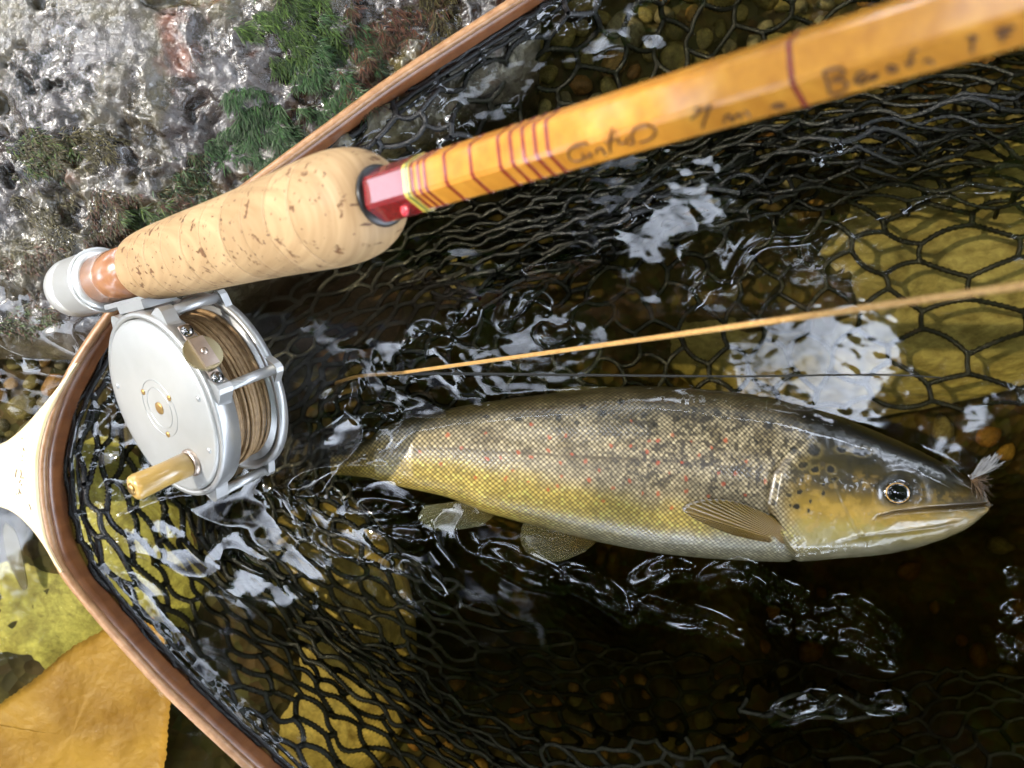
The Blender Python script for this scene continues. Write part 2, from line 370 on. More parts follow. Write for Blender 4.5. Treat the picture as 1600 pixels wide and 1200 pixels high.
def moss(u, v, ru, rv, n, cols, ang, ln=11, seed=0):
    r = np.random.default_rng(seed); V = []; Fc = []; C = []; k = 0; zc = 5
    for i in range(n):
        rr = math.sqrt(r.random()); th = r.uniform(0, 6.283)
        uu = u+ru*rr*math.cos(th); vv = v+rv*rr*math.sin(th)
        # ragged outline and gaps
        if vnoise(A(uu/26), A(vv/26), seed+3)[0] < 0.25+0.35*rr: continue
        p = P(uu, vv, 10); z = float(rock_z(p[0], p[1])); p = P(uu, vv, z); z = float(rock_z(p[0], p[1])); p[2] = z-0.3
        a_ = ang + r.normal(0, 0.5) + 1.4*(vnoise(A(uu/60), A(vv/60), seed)[0]-0.5)
        d = A(math.cos(a_), math.sin(a_), 0); s = A(-d[1], d[0], 0)*r.uniform(0.08, 0.20); L = ln*r.uniform(0.3, 0.9)
        lift = r.uniform(0.2, 1.3); col = cols[r.integers(len(cols))]*r.uniform(0.35, 1.0)
        for q, (f, wd) in enumerate(((0, 1), (0.35, 1), (0.7, 0.8), (1, 0.15))):
            c_ = p + d*L*f + A(0, 0, lift*math.sin(f*2.6)); 
            V += [c_+s*wd, c_-s*wd]; C += [col, col]
            if q: Fc.append((k+2*q-2, k+2*q-1, k+2*q+1, k+2*q))
        k += 8
    o = ob('moss', np.array(V), np.array(Fc), m_moss, rk, kind='stuff'); set_col(o, np.array(C)); return o
G1 = [A(0.03, 0.08, 0.02), A(0.05, 0.12, 0.03), A(0.10, 0.15, 0.07), A(0.03, 0.055, 0.02)]
G2 = [A(0.05, 0.10, 0.015), A(0.10, 0.16, 0.03), A(0.03, 0.05, 0.015)]
RB = [A(0.10, 0.035, 0.02), A(0.14, 0.06, 0.03), A(0.05, 0.03, 0.015), A(0.06, 0.06, 0.02)]
BR = [A(0.07, 0.06, 0.02), A(0.12, 0.10, 0.035), A(0.04, 0.03, 0.012)]
for i, (u, v, ru, rv, n, cs, an) in enumerate([
        (385, 205, 62, 65, 1300, G1, -1.2), (450, 20, 90, 45, 1300, G2, -0.6), (520, 110, 70, 80, 1600, G1, -0.9), (480, 70, 60, 60, 700, G2, -0.8),
        (620, 40, 75, 80, 1500, RB, -1.3), (575, 120, 50, 45, 700, RB, -1.0), (300, 290, 60, 45, 800, G1+BR, -1.1), (230, 345, 50, 25, 500, G2, -0.5),
        (60, 245, 60, 40, 700, BR+G2, -0.3), (120, 235, 80, 30, 700, BR, -0.6), (70, 350, 80, 50, 700, BR, -0.8), (160, 330, 60, 70, 800, RB+BR, -1.0), (60, 420, 90, 40, 800, RB+BR, -0.6), (300, 330, 50, 30, 500, RB, -0.9),
        (30, 500, 60, 22, 400, G2+RB, -0.3), (440, 240, 40, 40, 500, G1, -1.0), (690, 20, 30, 40, 400, BR, -1.2)]):
    moss(u, v, ru*1.12, rv*1.12, int(n*3.4), cs, an, ln=6.5 if (cs is G1 or cs is G2 or cs is RB) else 4.5, seed=100+i)
scatter(12, 660, 740, -20, 60, 12, 26, [0, 2, 5, 8], L3('%s pebble in the gap between boulder moss and hoop'), 'pebbles behind the hoop', lambda u, v: v < 190-(u-600)*0.95)

# ------------------------------------------------------------------ landing net
def wood(name, c1, c2, rough=0.3, coat=0.6, sc=(1, 1, 1), scale=120, rot=(0, 0, 0)):
    m, t, b, o = new_mat(name); v = mapping(t, mapping(t, pos(t), (1, 1, 1), rot), sc)
    n = noise(t, scale, 6, v, 0.6, 0.4)
    lk(t, ramp(t, n.outputs['Fac'], [(0.3, c1), (0.7, c2)]).outputs['Color'], b.inputs['Base Color'])
    b.inputs['Roughness'].default_value = rough; b.inputs['Coat Weight'].default_value = coat; b.inputs['Coat Roughness'].default_value = 0.12
    bump(t, b, n.outputs['Fac'], 0.35, 0.0004); return m
m_ash = wood('pale_wood', (0.72, 0.52, 0.27), (0.84, 0.68, 0.40), 0.36, 0.5, (1, 0.2, 1), 160)
m_hoop = wood('reddish_wood', (0.15, 0.052, 0.018), (0.27, 0.105, 0.038), 0.33, 0.45, (1, 1, 0.15), 150)
m_hoop_top = wood('pale_lamination', (0.27, 0.125, 0.05), (0.46, 0.25, 0.115), 0.36, 0.45, (1, 1, 1), 260)
netr = root('landing_net', P(60, 740, 0), 'wooden hoop landing net with black mesh bag spread in the water', 'landing net')
HT = 15.0
RIM = [(2250, 560), (2150, 60), (1850, -330), (1300, -280), (1040, -125), (860, -2), (740, 76), (625, 151), (535, 217), (456, 275), (330, 370), (240, 455), (171, 545), (130, 620), (108, 690),
       (104, 745), (112, 810), (132, 872), (187, 943), (240, 1003), (280, 1046), (345, 1108), (420, 1177), (640, 1380), (1000, 1590), (1500, 1640), (1900, 1450), (2150, 1060), (2250, 560)]
rimc = spline([P(u, v, 0)[:2] for u, v in RIM], 520)
T = np.gradient(rimc, axis=0); T /= np.linalg.norm(T, axis=1)[:, None]
OUT = np.stack([T[:, 1], -T[:, 0]], 1)
ctr = A(100, 0)
if np.mean(np.sum(OUT*(rimc-ctr), 1)) < 0: OUT = -OUT
# pale top lamination and reddish body as two parts swept along the rim
def sweep(prof):
    V = np.concatenate([np.c_[rimc+OUT*r, np.full(len(rimc), z)][:, None, :] for r, z in prof], 1).reshape(-1, 3)
    return V, grid_faces(len(rimc), len(prof), True)
V_, F_ = sweep([(0, -3), (0, 1), (-0.3, 8), (0, HT-2.2), (1.2, HT-2.2), (2.4, HT-2.2), (3.6, HT-2.4), (4.8, 9), (5.1, 3), (5.0, -3), (3, -4)])
hoop = ob('hoop', V_, F_, m_hoop, netr)
V_, F_ = sweep([(0.1, HT-2.6), (0.2, HT-1.0), (0.8, HT), (1.8, HT+0.3), (2.8, HT-0.2), (3.7, HT-1.4), (3.8, HT-2.7), (2.0, HT-2.9)])
ob('hoop_edge', V_, F_, m_hoop_top, hoop)
# handle with its flared yoke, one solid outline
arm_u = spline([(-620, 655), (-300, 668), (-120, 690), (-40, 698), (0, 694), (33, 671), (69, 632), (100, 594), (119, 568)], 60)
arm_i = spline([(123, 567), (108, 592), (88, 630), (75, 662), (64, 705), (62, 745), (65, 790), (74, 838), (87, 870), (99, 892)], 60)
arm_l = spline([(96, 894), (84, 876), (68, 850), (45, 821), (20, 800), (-10, 790), (-60, 786), (-140, 792), (-300, 812), (-620, 830)], 60)
outl = np.vstack([arm_u, arm_i, arm_l])
def solid(outline, z0, z1, bev=1.2):
    n = len(outline); c = outline.mean(0)
    mb = MB(); rings = []
    for z, sh in ((z0, bev), (z0+bev, 0), (z1-bev, 0), (z1-0.3*bev, 0.35*bev), (z1, bev)):
        W = np.array([P(u, v, HT)[:2] for u, v in outline]); Tn = np.gradient(W, axis=0); Tn /= np.linalg.norm(Tn, axis=1)[:, None]+1e-9
        Nn = np.stack([-Tn[:, 1], Tn[:, 0]], 1)
        area = 0.5*np.sum(W[:, 0]*np.roll(W[:, 1], -1)-np.roll(W[:, 0], -1)*W[:, 1])
        if area < 0: Nn = -Nn
        ix_ = np.arange(n); bw = np.clip(np.minimum(np.abs(ix_-59.5), np.abs(ix_-(n-60.5)))/16-.05, 0, 1)
        rings.append(np.c_[W+Nn*(sh*bw)[:, None], np.full(n, z)])
    V = np.vstack(rings); Fq = [tuple(f) for f in grid_faces(5, n, True)] + [tuple(range(n-1, -1, -1)), tuple(range(4*n, 5*n))]
    return V, Fq
V_, F_ = solid(outl, -3.0, HT+1.0)
handle = ob('handle', V_, F_, m_ash, netr, smooth=False)
m_ink = simple('burnt_mark', (0.10, 0.06, 0.03), None, 50, 0.6)
def stroke(pts, wid, z=None, plane=None, name='ink_stroke', parent=None, mat=None):
    W = []
    for u, v in pts:
        if plane is None: W.append(P(u, v, z))
        else:
            o_, n_ = plane; c_ = A(0, 0, H); d_ = P(u, v, 0)-c_; W.append(c_+d_*np.dot(o_-c_, n_)/np.dot(d_, n_))
    W = spline(W, max(8, 6*len(pts)))
    Vv, Ff = tube(W, wid, 6); return Vv, Ff
mb = MB()
sc_ = 120/800.
for pts in ([(228, 160), (230, 175)], [(240, 265), (252, 300)], [(235, 345), (233, 356)], [(228, 392), (229, 400)], [(175, 490), (165, 530), (160, 570)], [(215, 495), (222, 540), (215, 575), (250, 580)],
            [(215, 600), (200, 630)], [(222, 640), (225, 660)], [(195, 690), (205, 720), (222, 750)], [(205, 715), (190, 750)], [(165, 745), (175, 750)], [(300, 850), (315, 885), (322, 915)]):
    mb.add(*stroke([(x*sc_, 660+y*sc_) for x, y in pts], 0.17, HT+1.0))
ob('burnt_marking', *mb.get(), m_ink, handle)

# -- netting: rows follow the rim, cells are stretched hexagons
R0 = A((1950, -250), (1500, -250), (1180, -190), (860, -2), (740, 76), (625, 151), (535, 217), (456, 275), (330, 370), (240, 455), (171, 545), (130, 620), (108, 690), (104, 745), (112, 810), (132, 872), (187, 943),
       (240, 1003), (280, 1046), (345, 1108), (420, 1177), (640, 1380), (1000, 1590), (1500, 1640)).reshape(-1, 2)
R1 = A((1900, 640), (1560, 645), (1300, 640), (1020, 640), (900, 640), (800, 645), (740, 650), (690, 655), (640, 665), (600, 685), (575, 700), (560, 720), (550, 740), (550, 760), (560, 785), (580, 810), (615, 840),
       (655, 870), (700, 900), (780, 940), (880, 980), (1060, 1020), (1300, 1050), (1750, 1060)).reshape(-1, 2)
NP, NQ = 88, 24
s_ = np.r_[0, np.cumsum(np.hypot(*np.diff(0.6*R0+0.4*R1, axis=0).T))]; s_ /= s_[-1]
_w = 1/(1+1.6*sm(0.24-np.linspace(0, 1, 200), 0, .16)); SNW = np.cumsum(_w); SNW = (SNW-SNW[0])/(SNW[-1]-SNW[0])
def SN(i): return float(np.interp(i/(NP-1), SNW, np.linspace(0, 1, 200)))
def band(sn, t):   # where the bag is bunched up (dense rows)
    upper = np.exp(-((t-0.50)/0.13)**2)*sm(0.46-sn, 0.03, 0.14)*sm(sn, -0.05, 0.08)
    low = np.exp(-((t-0.42)/0.12)**2)*sm(sn, 0.50, 0.60)*sm(0.90-sn, 0.0, 0.1)
    return 1 + 2.4*upper + 1.1*low
def bumps(u, v):   # places where the bag is lifted to or above the water
    z = np.zeros_like(u)
    for a, b_, ru, rv, h_ in ((720, 215, 120, 45, 30), (980, 340, 190, 62, 32), (1130, 300, 160, 50, 28), (1350, 215, 190, 45, 32), (1500, 170, 160, 45, 30), (800, 440, 120, 40, 20), (640, 560, 70, 60, 26),
                              (520, 610, 70, 60, 24), (560, 700, 90, 90, 16), (300, 830, 170, 50, 27), (520, 850, 150, 65, 27), (660, 800, 90, 60, 24), (180, 800, 60, 90, 22), (430, 900, 120, 50, 20),
                              (700, 900, 100, 40, 18), (950, 935, 220, 40, 26), (1330, 980, 200, 40, 24), (1570, 960, 60, 60, 24), (1260, 1105, 120, 24, 26), (1000, 1180, 240, 40, 14), (880, 20, 120, 30, 8)):
        z = np.maximum(z, h_*np.exp(-(((u-a)/ru)**2+((v-b_)/rv)**2)))
    return z
tt = np.linspace(0, 1, 400)
nodes = np.zeros((NP, NQ, 3)); nr = np.random.default_rng(11)
for i in range(NP):
    sn = SN(i)
    a = A(np.interp(sn, s_, R0[:, 0]), np.interp(sn, s_, R0[:, 1])); b_ = A(np.interp(sn, s_, R1[:, 0]), np.interp(sn, s_, R1[:, 1]))
    cum = np.cumsum(band(sn, tt)); cum = (cum-cum[0])/(cum[-1]-cum[0])
    for j in range(NQ):
        jj = j + (0.26 if (i+j) % 2 == 0 else -0.26)
        q = np.clip(jj/(NQ-1), 0, 1); tq = np.interp(q, cum, tt) if j else 0.0
        nodes[i, j, :2] = a+(b_-a)*tq; nodes[i, j, 2] = tq
UU, VV, TQ = nodes[..., 0], nodes[..., 1], nodes[..., 2]
wu = 1.0*sm(TQ, 0.02, 0.15)
ii, jj = np.meshgrid(np.arange(NP), np.arange(NQ), indexing='ij')
UU = UU + wu*(48*(fbm(UU/140, VV/140, 41, 3)-0.5) + nr.normal(0, 3.2, UU.shape)); VV = VV + wu*(48*(fbm(UU/140+9, VV/140, 42, 3)-0.5) + nr.normal(0, 2.4, UU.shape))
bunch = np.array([[band(SN(i), TQ[i, j])-1 for j in range(NQ)] for i in range(NP)])
ZZ = 1.0 - 34*sm(TQ, 0.0, 0.28) - 8*TQ
ZZ = ZZ + np.where(TQ < 0.04, 0, bumps(UU, VV)) + sm(TQ, 0.05, 0.2)*(11*(fbm(UU/70, VV/70, 43, 3)-0.5)) + np.clip(bunch, 0, 1.6)*3.2*np.where(jj % 2 == 0, 1, -1)*sm(TQ, .05, .1)
ZZ = ZZ - 60*np.exp(-(((UU-1200)/420)**2+((VV-1070)/130)**2)**1.5)*(bumps(UU, VV) < 8)
ZZ = np.clip(ZZ, -110, 5.5)
# keep the bag under the fish
fm = np.exp(-(((UU-1060)/480)**2+((VV-735)/125)**2)**2); ZZ = np.where(fm > 0.4, np.minimum(ZZ, -46), ZZ)
K_ = (H-ZZ)/F
NODE = np.stack([(UU-800)*K_, (600-VV)*K_, ZZ], -1)
def segs():
    for j in range(NQ):
        for i in range(NP-1): yield (i, j), (i+1, j)
    for j in range(NQ-1):
        for i in range(NP):
            if (i+j) % 2 == 0: yield (i, j), (i, j+1)
net_pts = []
def build_net(seglist, rad, ns, sides):
    A_ = np.array([NODE[a] for a, b_ in seglist]); B_ = np.array([NODE[b_] for a, b_ in seglist]); n = len(A_)
    D = B_-A_; Ln = np.linalg.norm(D, axis=1)+1e-9; D /= Ln[:, None]
    E1 = np.cross(D, A(0, 0, 1)); E1 /= np.linalg.norm(E1, axis=1)[:, None]+1e-9; E2 = np.cross(E1, D)
    sag = nr.normal(0, 0.09, n)*Ln; sag2 = nr.normal(0, 0.05, n)*Ln
    V = np.zeros((n, ns, sides, 3)); ph0 = nr.uniform(0, 6.28, n)
    for k in range(ns):
        f = k/(ns-1); hump = math.sin(math.pi*f)
        C = A_+(B_-A_)*f + E1*(sag*hump)[:, None] + E2*(sag2*hump)[:, None]
        net_pts.append(C)
        r = rad*(1.28 if k in (0, ns-1) else 1.0)*(1+0.42*(k % 2))     # braided, knotted cord
        for s in range(sides):
            th = 2*math.pi*s/sides + 0.5*k + ph0
            V[:, k, s] = C + r*(np.cos(th)[:, None]*E1+np.sin(th)[:, None]*E2)
    base = grid_faces(ns, sides, True); Fq = (base[None]+(np.arange(n)*ns*sides)[:, None, None]).reshape(-1, 4)
    return V.reshape(-1, 3), Fq
SEG = [s for s in segs() if -60 < UU[s[0]] < 1720 and -120 < VV[s[0]] < 1320]
m_net, t, b, o = new_mat('black_net_cord'); b.inputs['Base Color'].default_value = (0.004, 0.004, 0.004, 1); b.inputs['Roughness'].default_value = 0.2
b.inputs['Specular IOR Level'].default_value = 0.6
v = pos(t); bump(t, b, noise(t, 1500, 3, v).outputs['Fac'], 0.9, 0.0006)
V_, F_ = build_net(SEG, 1.02, 17, 6)
ob('netting', V_, F_, m_net, netr, kind='stuff')
# second loose layer of the bag where it is gathered into folds
keep = (NODE, UU, VV)
mb_v = []; mb_f = []; off = 0
for lay in range(2):
    NODE = keep[0].copy(); sh = A(9, 5.5) if lay == 0 else A(-7, -6)
    NODE[..., 0] += sh[0]+5*(fbm(UU/50, VV/50, 61+lay)-.5); NODE[..., 1] += sh[1]+9*(fbm(UU/60, VV/60, 65+lay)-.5); NODE[..., 2] += 3*(fbm(UU/40, VV/40, 70+lay)-.5)-1.0
    SG = [s for s in segs() if ((bunch[s[0]] > 0.75 and bunch[s[1]] > 0.75 and SN(s[0][0]) < 0.45) or (lay == 0 and bunch[s[0]] > 0.8 and UU[s[0]] > 300)) and -60 < UU[s[0]] < 1720 and -60 < VV[s[0]] < 1260]
    if SG:
        v2, f2 = build_net(SG, 0.8, 15, 5); mb_v.append(v2); mb_f.append(f2+off); off += len(v2)
ob('netting_fold', np.vstack(mb_v), np.vstack(mb_f), m_net, netr, kind='stuff')
NODE = keep[0]
NETP = np.vstack(net_pts)
# rim cord laced round the inside of the hoop
idx = np.arange(0, len(rimc), 1)
th = np.linspace(0, 1, 5200); rp = np.stack([np.interp(th, np.linspace(0, 1, len(rimc)), rimc[:, k]-OUT[:, k]*2.2) for k in (0, 1)], 1)
ro = np.stack([np.interp(th, np.linspace(0, 1, len(rimc)), OUT[:, k]) for k in (0, 1)], 1)
wob = 1.4*(fbm(rp[:, 0]/9, rp[:, 1]/9, 51)-0.5)
cord = np.c_[rp+ro*wob[:, None], 0.9+1.4*(fbm(rp[:, 0]/14, rp[:, 1]/14, 52)-0.5)]
selm = (np.abs(cord[:, 0]) < 250) & (np.abs(cord[:, 1]) < 210)
V_, F_ = tube(cord[selm], 0.95*(1+0.28*(np.arange(selm.sum()) % 2)), 6, False)
Fa = np.array(F_); jump = np.linalg.norm(V_[Fa[:, 0]]-V_[Fa[:, 2]], axis=1) < 12
ob('rim_cord', V_, Fa[jump], m_net, netr)
cord2 = np.c_[rp-ro*(1.6+1.8*fbm(rp[:, 0]/11, rp[:, 1]/11, 53))[:, None], -0.4+2.0*(fbm(rp[:, 0]/10, rp[:, 1]/10, 54)-0.5)]
V_, F_ = tube(cord2[selm], 0.75*(1+0.28*(np.arange(selm.sum()) % 2)), 6, False); Fa = np.array(F_); jump = np.linalg.norm(V_[Fa[:, 0]]-V_[Fa[:, 2]], axis=1) < 12
ob('rim_cord', V_, Fa[jump], m_net, netr)
NETP = np.vstack([NETP, cord[selm], cord2[selm]])

# ------------------------------------------------------------------ fly rod
d = unit(A(.757, .047, .652)); a = A(-.60, -.33, .73); a = unit(a-d*np.dot(a, d)); n_ = np.cross(a, d)   # along rod, towards viewer, up in picture
if n_[1] < 0: n_ = -n_
L0 = A((227-800)/F*281, (600-417)/F*281, H-281)
rod = root('fly_rod', L0+d*(-63), 'varnished cane fly rod with red thread wraps and cork grip', 'fishing rod')
def rl(prof, n=64, cap=True): return lathe(L0, d, a, n_, prof, n, cap)
m_cork, t, b, o = new_mat('cork')
v = pos(t); oi = t.nodes.new('ShaderNodeObjectInfo')
# rotate so that x runs along the rod
Mx = Matrix((d, a, n_)); eu = Mx.to_euler('XYZ')
vr = mapping(t, v, (1, 1, 1), tuple(eu))
fine = noise(t, 700, 3, mapping(t, vr, (1.0, 0.05, 0.05)), 0.6)
base = ramp(t, fine.outputs['Fac'], [(0.3, (0.36, 0.225, 0.11)), (0.7, (0.49, 0.33, 0.175))]).outputs['Color']
tone = ramp(t, oi.outputs['Random'], [(0, (0.80, 0.77, 0.72)), (1, (1.08, 1.08, 1.06))]).outputs['Color']
base = mixc(t, 1.0, base, tone, 'MULTIPLY')
pit = noise(t, 150, 3, mapping(t, vr, (0.8, 1.6, 1.6)), 0.62, 0.3); pf = ramp(t, pit.outputs['Fac'], [(0.625, (0, 0, 0)), (0.665, (1, 1, 1))]).outputs['Color']
base = mixc(t, pf, base, (0.16, 0.075, 0.03))
pit2 = noise(t, 420, 2, mapping(t, vr, (0.5, 1.5, 1.5)), 0.5); pf2 = ramp(t, pit2.outputs['Fac'], [(0.66, (0, 0, 0)), (0.70, (1, 1, 1))]).outputs['Color']
base = mixc(t, pf2, base, (0.12, 0.06, 0.03))
lk(t, base, b.inputs['Base Color']); b.inputs['Roughness'].default_value = 0.55; b.inputs['Specular IOR Level'].default_value = 0.35
inv = t.nodes.new('ShaderNodeInvert'); lk(t, pf, inv.inputs['Color'])
bump(t, b, inv.outputs['Color'], 0.6, 0.0005, bump(t, None, fine.outputs['Fac'], 0.25, 0.0003))
cork_t = A(0, 1.2, 4, 12, 30, 50, 68, 88, 105, 113, 118, 121.5, 123.4, 124); cork_r = A(10.2, 11.0, 11.6, 12.2, 12.7, 13.0, 13.4, 14.1, 14.7, 14.2, 12.9, 11.0, 8.6, 6.4)
cs = spline(np.c_[cork_t, cork_r], 130)
edges = [0, 13, 25.5, 37, 49, 60.5, 72, 83.5, 95, 106, 124]
for k in range(10):
    lo, hi = edges[k], edges[k+1]
    ts = np.r_[lo, cs[(cs[:, 0] > lo+0.3) & (cs[:, 0] < hi-0.3), 0], hi]; rs = np.interp(ts, cs[:, 0], cs[:, 1])
    pr = [(x, r) for x, r in zip(ts, rs)]
    if k < 9: pr[-1] = (hi-0.02, rs[-1]-0.10)
    if k: pr[0] = (lo+0.02, rs[0]-0.10)
    ob('cork_ring', *rl(pr, 72), m_cork, rod)
m_cap = simple('polished_nickel', (0.80, 0.80, 0.78), None, 50, 0.30, 0.55, bumpd=0.00008, bscale=500)
m_seat = wood('seat_wood', (0.30, 0.12, 0.05), (0.42, 0.19, 0.085), 0.25, 0.8, (1, 1, 1), 200)
capo = ob('butt_cap', *rl([(-64, 3), (-63.6, 6.5), (-62.2, 9.6), (-60, 11.0), (-57, 11.5), (-52, 11.5), (-51.6, 11.2), (-51, 11.2), (-50.6, 11.5), (-36, 11.5), (-35.5, 12.0), (-33.8, 12.1), (-33.2, 11.7), (-33.4, 9.6)], 72), m_cap, rod)
ob('cap_ring', *rl([(-33.6, 9.7), (-33.4, 11.2), (-32.6, 11.2), (-31.6, 9.9), (-31.4, 9.3)], 64), m_cap, capo)
ob('reel_seat', *rl([(-40, 9.2), (2, 9.2)], 64), m_seat, rod)
# hexagonal cane blank: which facets face the viewer comes from the line of sight half way along
mid = L0+d*190; wv = unit((A(0, 0, H)-mid)-d*np.dot(A(0, 0, H)-mid, d)); wn = np.cross(d, wv); wn = wn if wn[1] > 0 else -wn
TW = R(16)
def blank_r(tv): return 6.6-0.0040*(tv-120)           # corner radius
def hexring(tv, extra=0.0, n6=6, rc=0.0):
    out = []
    for k in range(6):
        th = TW + R(30+60*k); out.append(L0+d*tv+(blank_r(tv)+extra)*(np.cos(th)*wv+np.sin(th)*wn))
    return np.array(out)
def hexsolid(t0, t1, extra=0.0, nseg=1):
    tv = np.linspace(t0, t1, nseg+1); V = []
    for x in tv:
        h = hexring(x, extra); nxt = np.roll(h, -1, 0)
        V.append(np.stack([h+(nxt-h)*0.10, h+(nxt-h)*0.90], 1).reshape(-1, 3))     # slightly rounded corners
    m = len(tv); V = np.vstack(V); Fq = [tuple(f) for f in grid_faces(m, 12, True)]+[tuple(range(11, -1, -1)), tuple(range((m-1)*12, m*12))]
    return V, Fq
def t_at(u, off):   # distance along the rod where the ridge line crosses picture column u
    lo, hi = 60, 400
    for _ in range(50):
        md = (lo+hi)/2; p = L0+d*md+off
        if PX(p)[0] < u: lo = md
        else: hi = md
    return md
ridge = 6.7*(math.cos(TW-R(30))*wv+math.sin(TW-R(30))*wn)
m_cane, t, b, o = new_mat('varnished_cane'); v = pos(t); vr = mapping(t, v, (1, 1, 1), tuple(eu))
g = noise(t, 260, 5, mapping(t, vr, (0.06, 1, 1)), 0.6); g2 = noise(t, 14, 3, v)
c = ramp(t, g.outputs['Fac'], [(0.25, (0.42, 0.155, 0.016)), (0.6, (0.60, 0.26, 0.032)), (0.8, (0.70, 0.36, 0.06))]).outputs['Color']
c = mixc(t, 0.35, c, ramp(t, g2.outputs['Fac'], [(0.35, (0.75, 0.7, 0.6)), (0.65, (1.2, 1.2, 1.2))]).outputs['Color'], 'MULTIPLY')
lk(t, c, b.inputs['Base Color']); b.inputs['Roughness'].default_value = 0.38; b.inputs['Specular IOR Level'].default_value = 0.25; b.inputs['Coat Weight'].default_value = 0.45; b.inputs['Coat Roughness'].default_value = 0.08
bump(t, b, noise(t, 330, 3, mapping(t, vr, (0.3, 1, 1))).outputs['Fac'], 0.12, 0.0004)
V_, F_ = hexsolid(118, 1250, 0, 12); ob('cane_blank', V_, F_, m_cane, rod, smooth=False)
m_red = simple('red_thread', (0.16, 0.006, 0.008), (0.23, 0.010, 0.010), 900, 0.25, coat=1.0, bumpd=0.00015, bscale=2500)
m_yel = simple('yellow_thread', (0.55, 0.42, 0.05), (0.65, 0.52, 0.10), 900, 0.25, coat=1.0)
m_grn = simple('green_thread', (0.10, 0.13, 0.04), None, 900, 0.3, coat=1.0)
m_blk = simple('black_check', (0.012, 0.010, 0.009), None, 900, 0.3)
ob('winding_check', *rl([(123.2, 7.3), (123.4, 7.7), (124.6, 7.6), (124.8, 7.0)], 24), m_blk, rod)
tr0 = t_at(633, ridge)
wr = ob('thread_wrap', *hexsolid(124.6, tr0, 0.42), m_red, rod, smooth=False); wr['label'] = 'long dark red thread wrap at the grip'
ob('thread_band', *hexsolid(tr0+0.05, tr0+1.0, 0.5), m_yel, rod, smooth=False); ob('thread_band', *hexsolid(tr0+1.05, tr0+1.8, 0.46), m_grn, rod, smooth=False)
ob('thread_band', *hexsolid(tr0+1.85, tr0+2.2, 0.48), m_yel, rod, smooth=False)
for u in (646, 656, 665.5, 697, 737, 781, 800, 819, 837.5, 856, 1236): 
    tb = t_at(u, ridge); ob('thread_band', *hexsolid(tb-0.42, tb+0.42, 0.17), m_red, rod, smooth=False)
dpt = L0+d*(tr0-3.5)+(7.0)*(math.cos(TW-R(60))*wv+math.sin(TW-R(60))*wn)*0.9
ob('red_bead', *lathe(dpt, unit(math.cos(TW-R(60))*wv+math.sin(TW-R(60))*wn), d, n_, [(0, 1.5), (0.5, 1.4), (0.9, 0.9), (1.1, 0.2)], 20), simple('red_paint', (0.5, 0.01, 0.02), None, 50, 0.2, coat=1), rod)
# hand-inked words on the lower facet
fn = unit(math.cos(TW-R(60))*wv+math.sin(TW-R(60))*wn); fo = L0+d*180+fn*(blank_r(180)*math.cos(R(30))+0.02)
Z1 = lambda x, y: (860+x*400/1600., 100+y*180/720.)
Z2 = lambda x, y: (1230+x*370/1600., 20+y*160/692.)
ink = [[Z1(*p) for p in s] for s in (
    [(235, 500), (190, 495), (130, 525), (110, 560), (130, 600), (180, 605), (235, 575)],
    [(200, 560), (205, 585), (235, 580), (250, 555), (255, 580)], [(285, 560), (290, 535), (320, 525), (335, 555), (345, 570)],
    [(385, 400), (370, 470), (372, 555)], [(345, 490), (400, 470)], [(420, 460), (430, 495), (470, 490), (480, 455)], [(520, 410), (505, 450), (520, 490), (490, 505)],
    [(520, 400), (590, 380), (650, 400), (650, 440), (610, 475), (560, 490)],
    [(905, 275), (930, 300), (880, 345)], [(915, 295), (960, 285), (1000, 262), (985, 300), (960, 360), (950, 400)],
    [(1085, 370), (1095, 330), (1120, 320), (1130, 360)], [(1140, 360), (1155, 330), (1185, 310), (1190, 345)], [(1215, 290), (1245, 330)], [(1380, 270), (1420, 250), (1470, 255)], [(1400, 275), (1460, 270)])]
ink += [[Z2(*p) for p in s] for s in (
    [(245, 400), (270, 470), (285, 545)], [(245, 395), (320, 375), (375, 385), (370, 425), (300, 460)], [(300, 460), (380, 460), (400, 500), (360, 540), (290, 550)],
    [(440, 470), (500, 450), (530, 405), (480, 410), (465, 460), (510, 480), (560, 440)], [(600, 415), (560, 440), (590, 450), (615, 415)],
    [(730, 370), (690, 360), (685, 395), (730, 395), (740, 365)], [(880, 250), (845, 270), (835, 320), (820, 370)], [(800, 345), (860, 325)], [(920, 335), (960, 320), (985, 345)],
    [(1220, 175), (1255, 160), (1250, 220), (1245, 265)], [(1250, 175), (1290, 165)], [(1410, 125), (1540, 95)], [(1420, 160), (1510, 140)], [(1470, 100), (1450, 190)])]
m_pen = simple('brown_ink', (0.13, 0.052, 0.013), None, 50, 0.4)
mb = MB()
for s in ink: mb.add(*stroke(s, 0.24, plane=(fo, fn)))
ob('ink_lettering', *mb.get(), m_pen, rod).__setitem__('label', 'faded handwritten brown ink lettering')

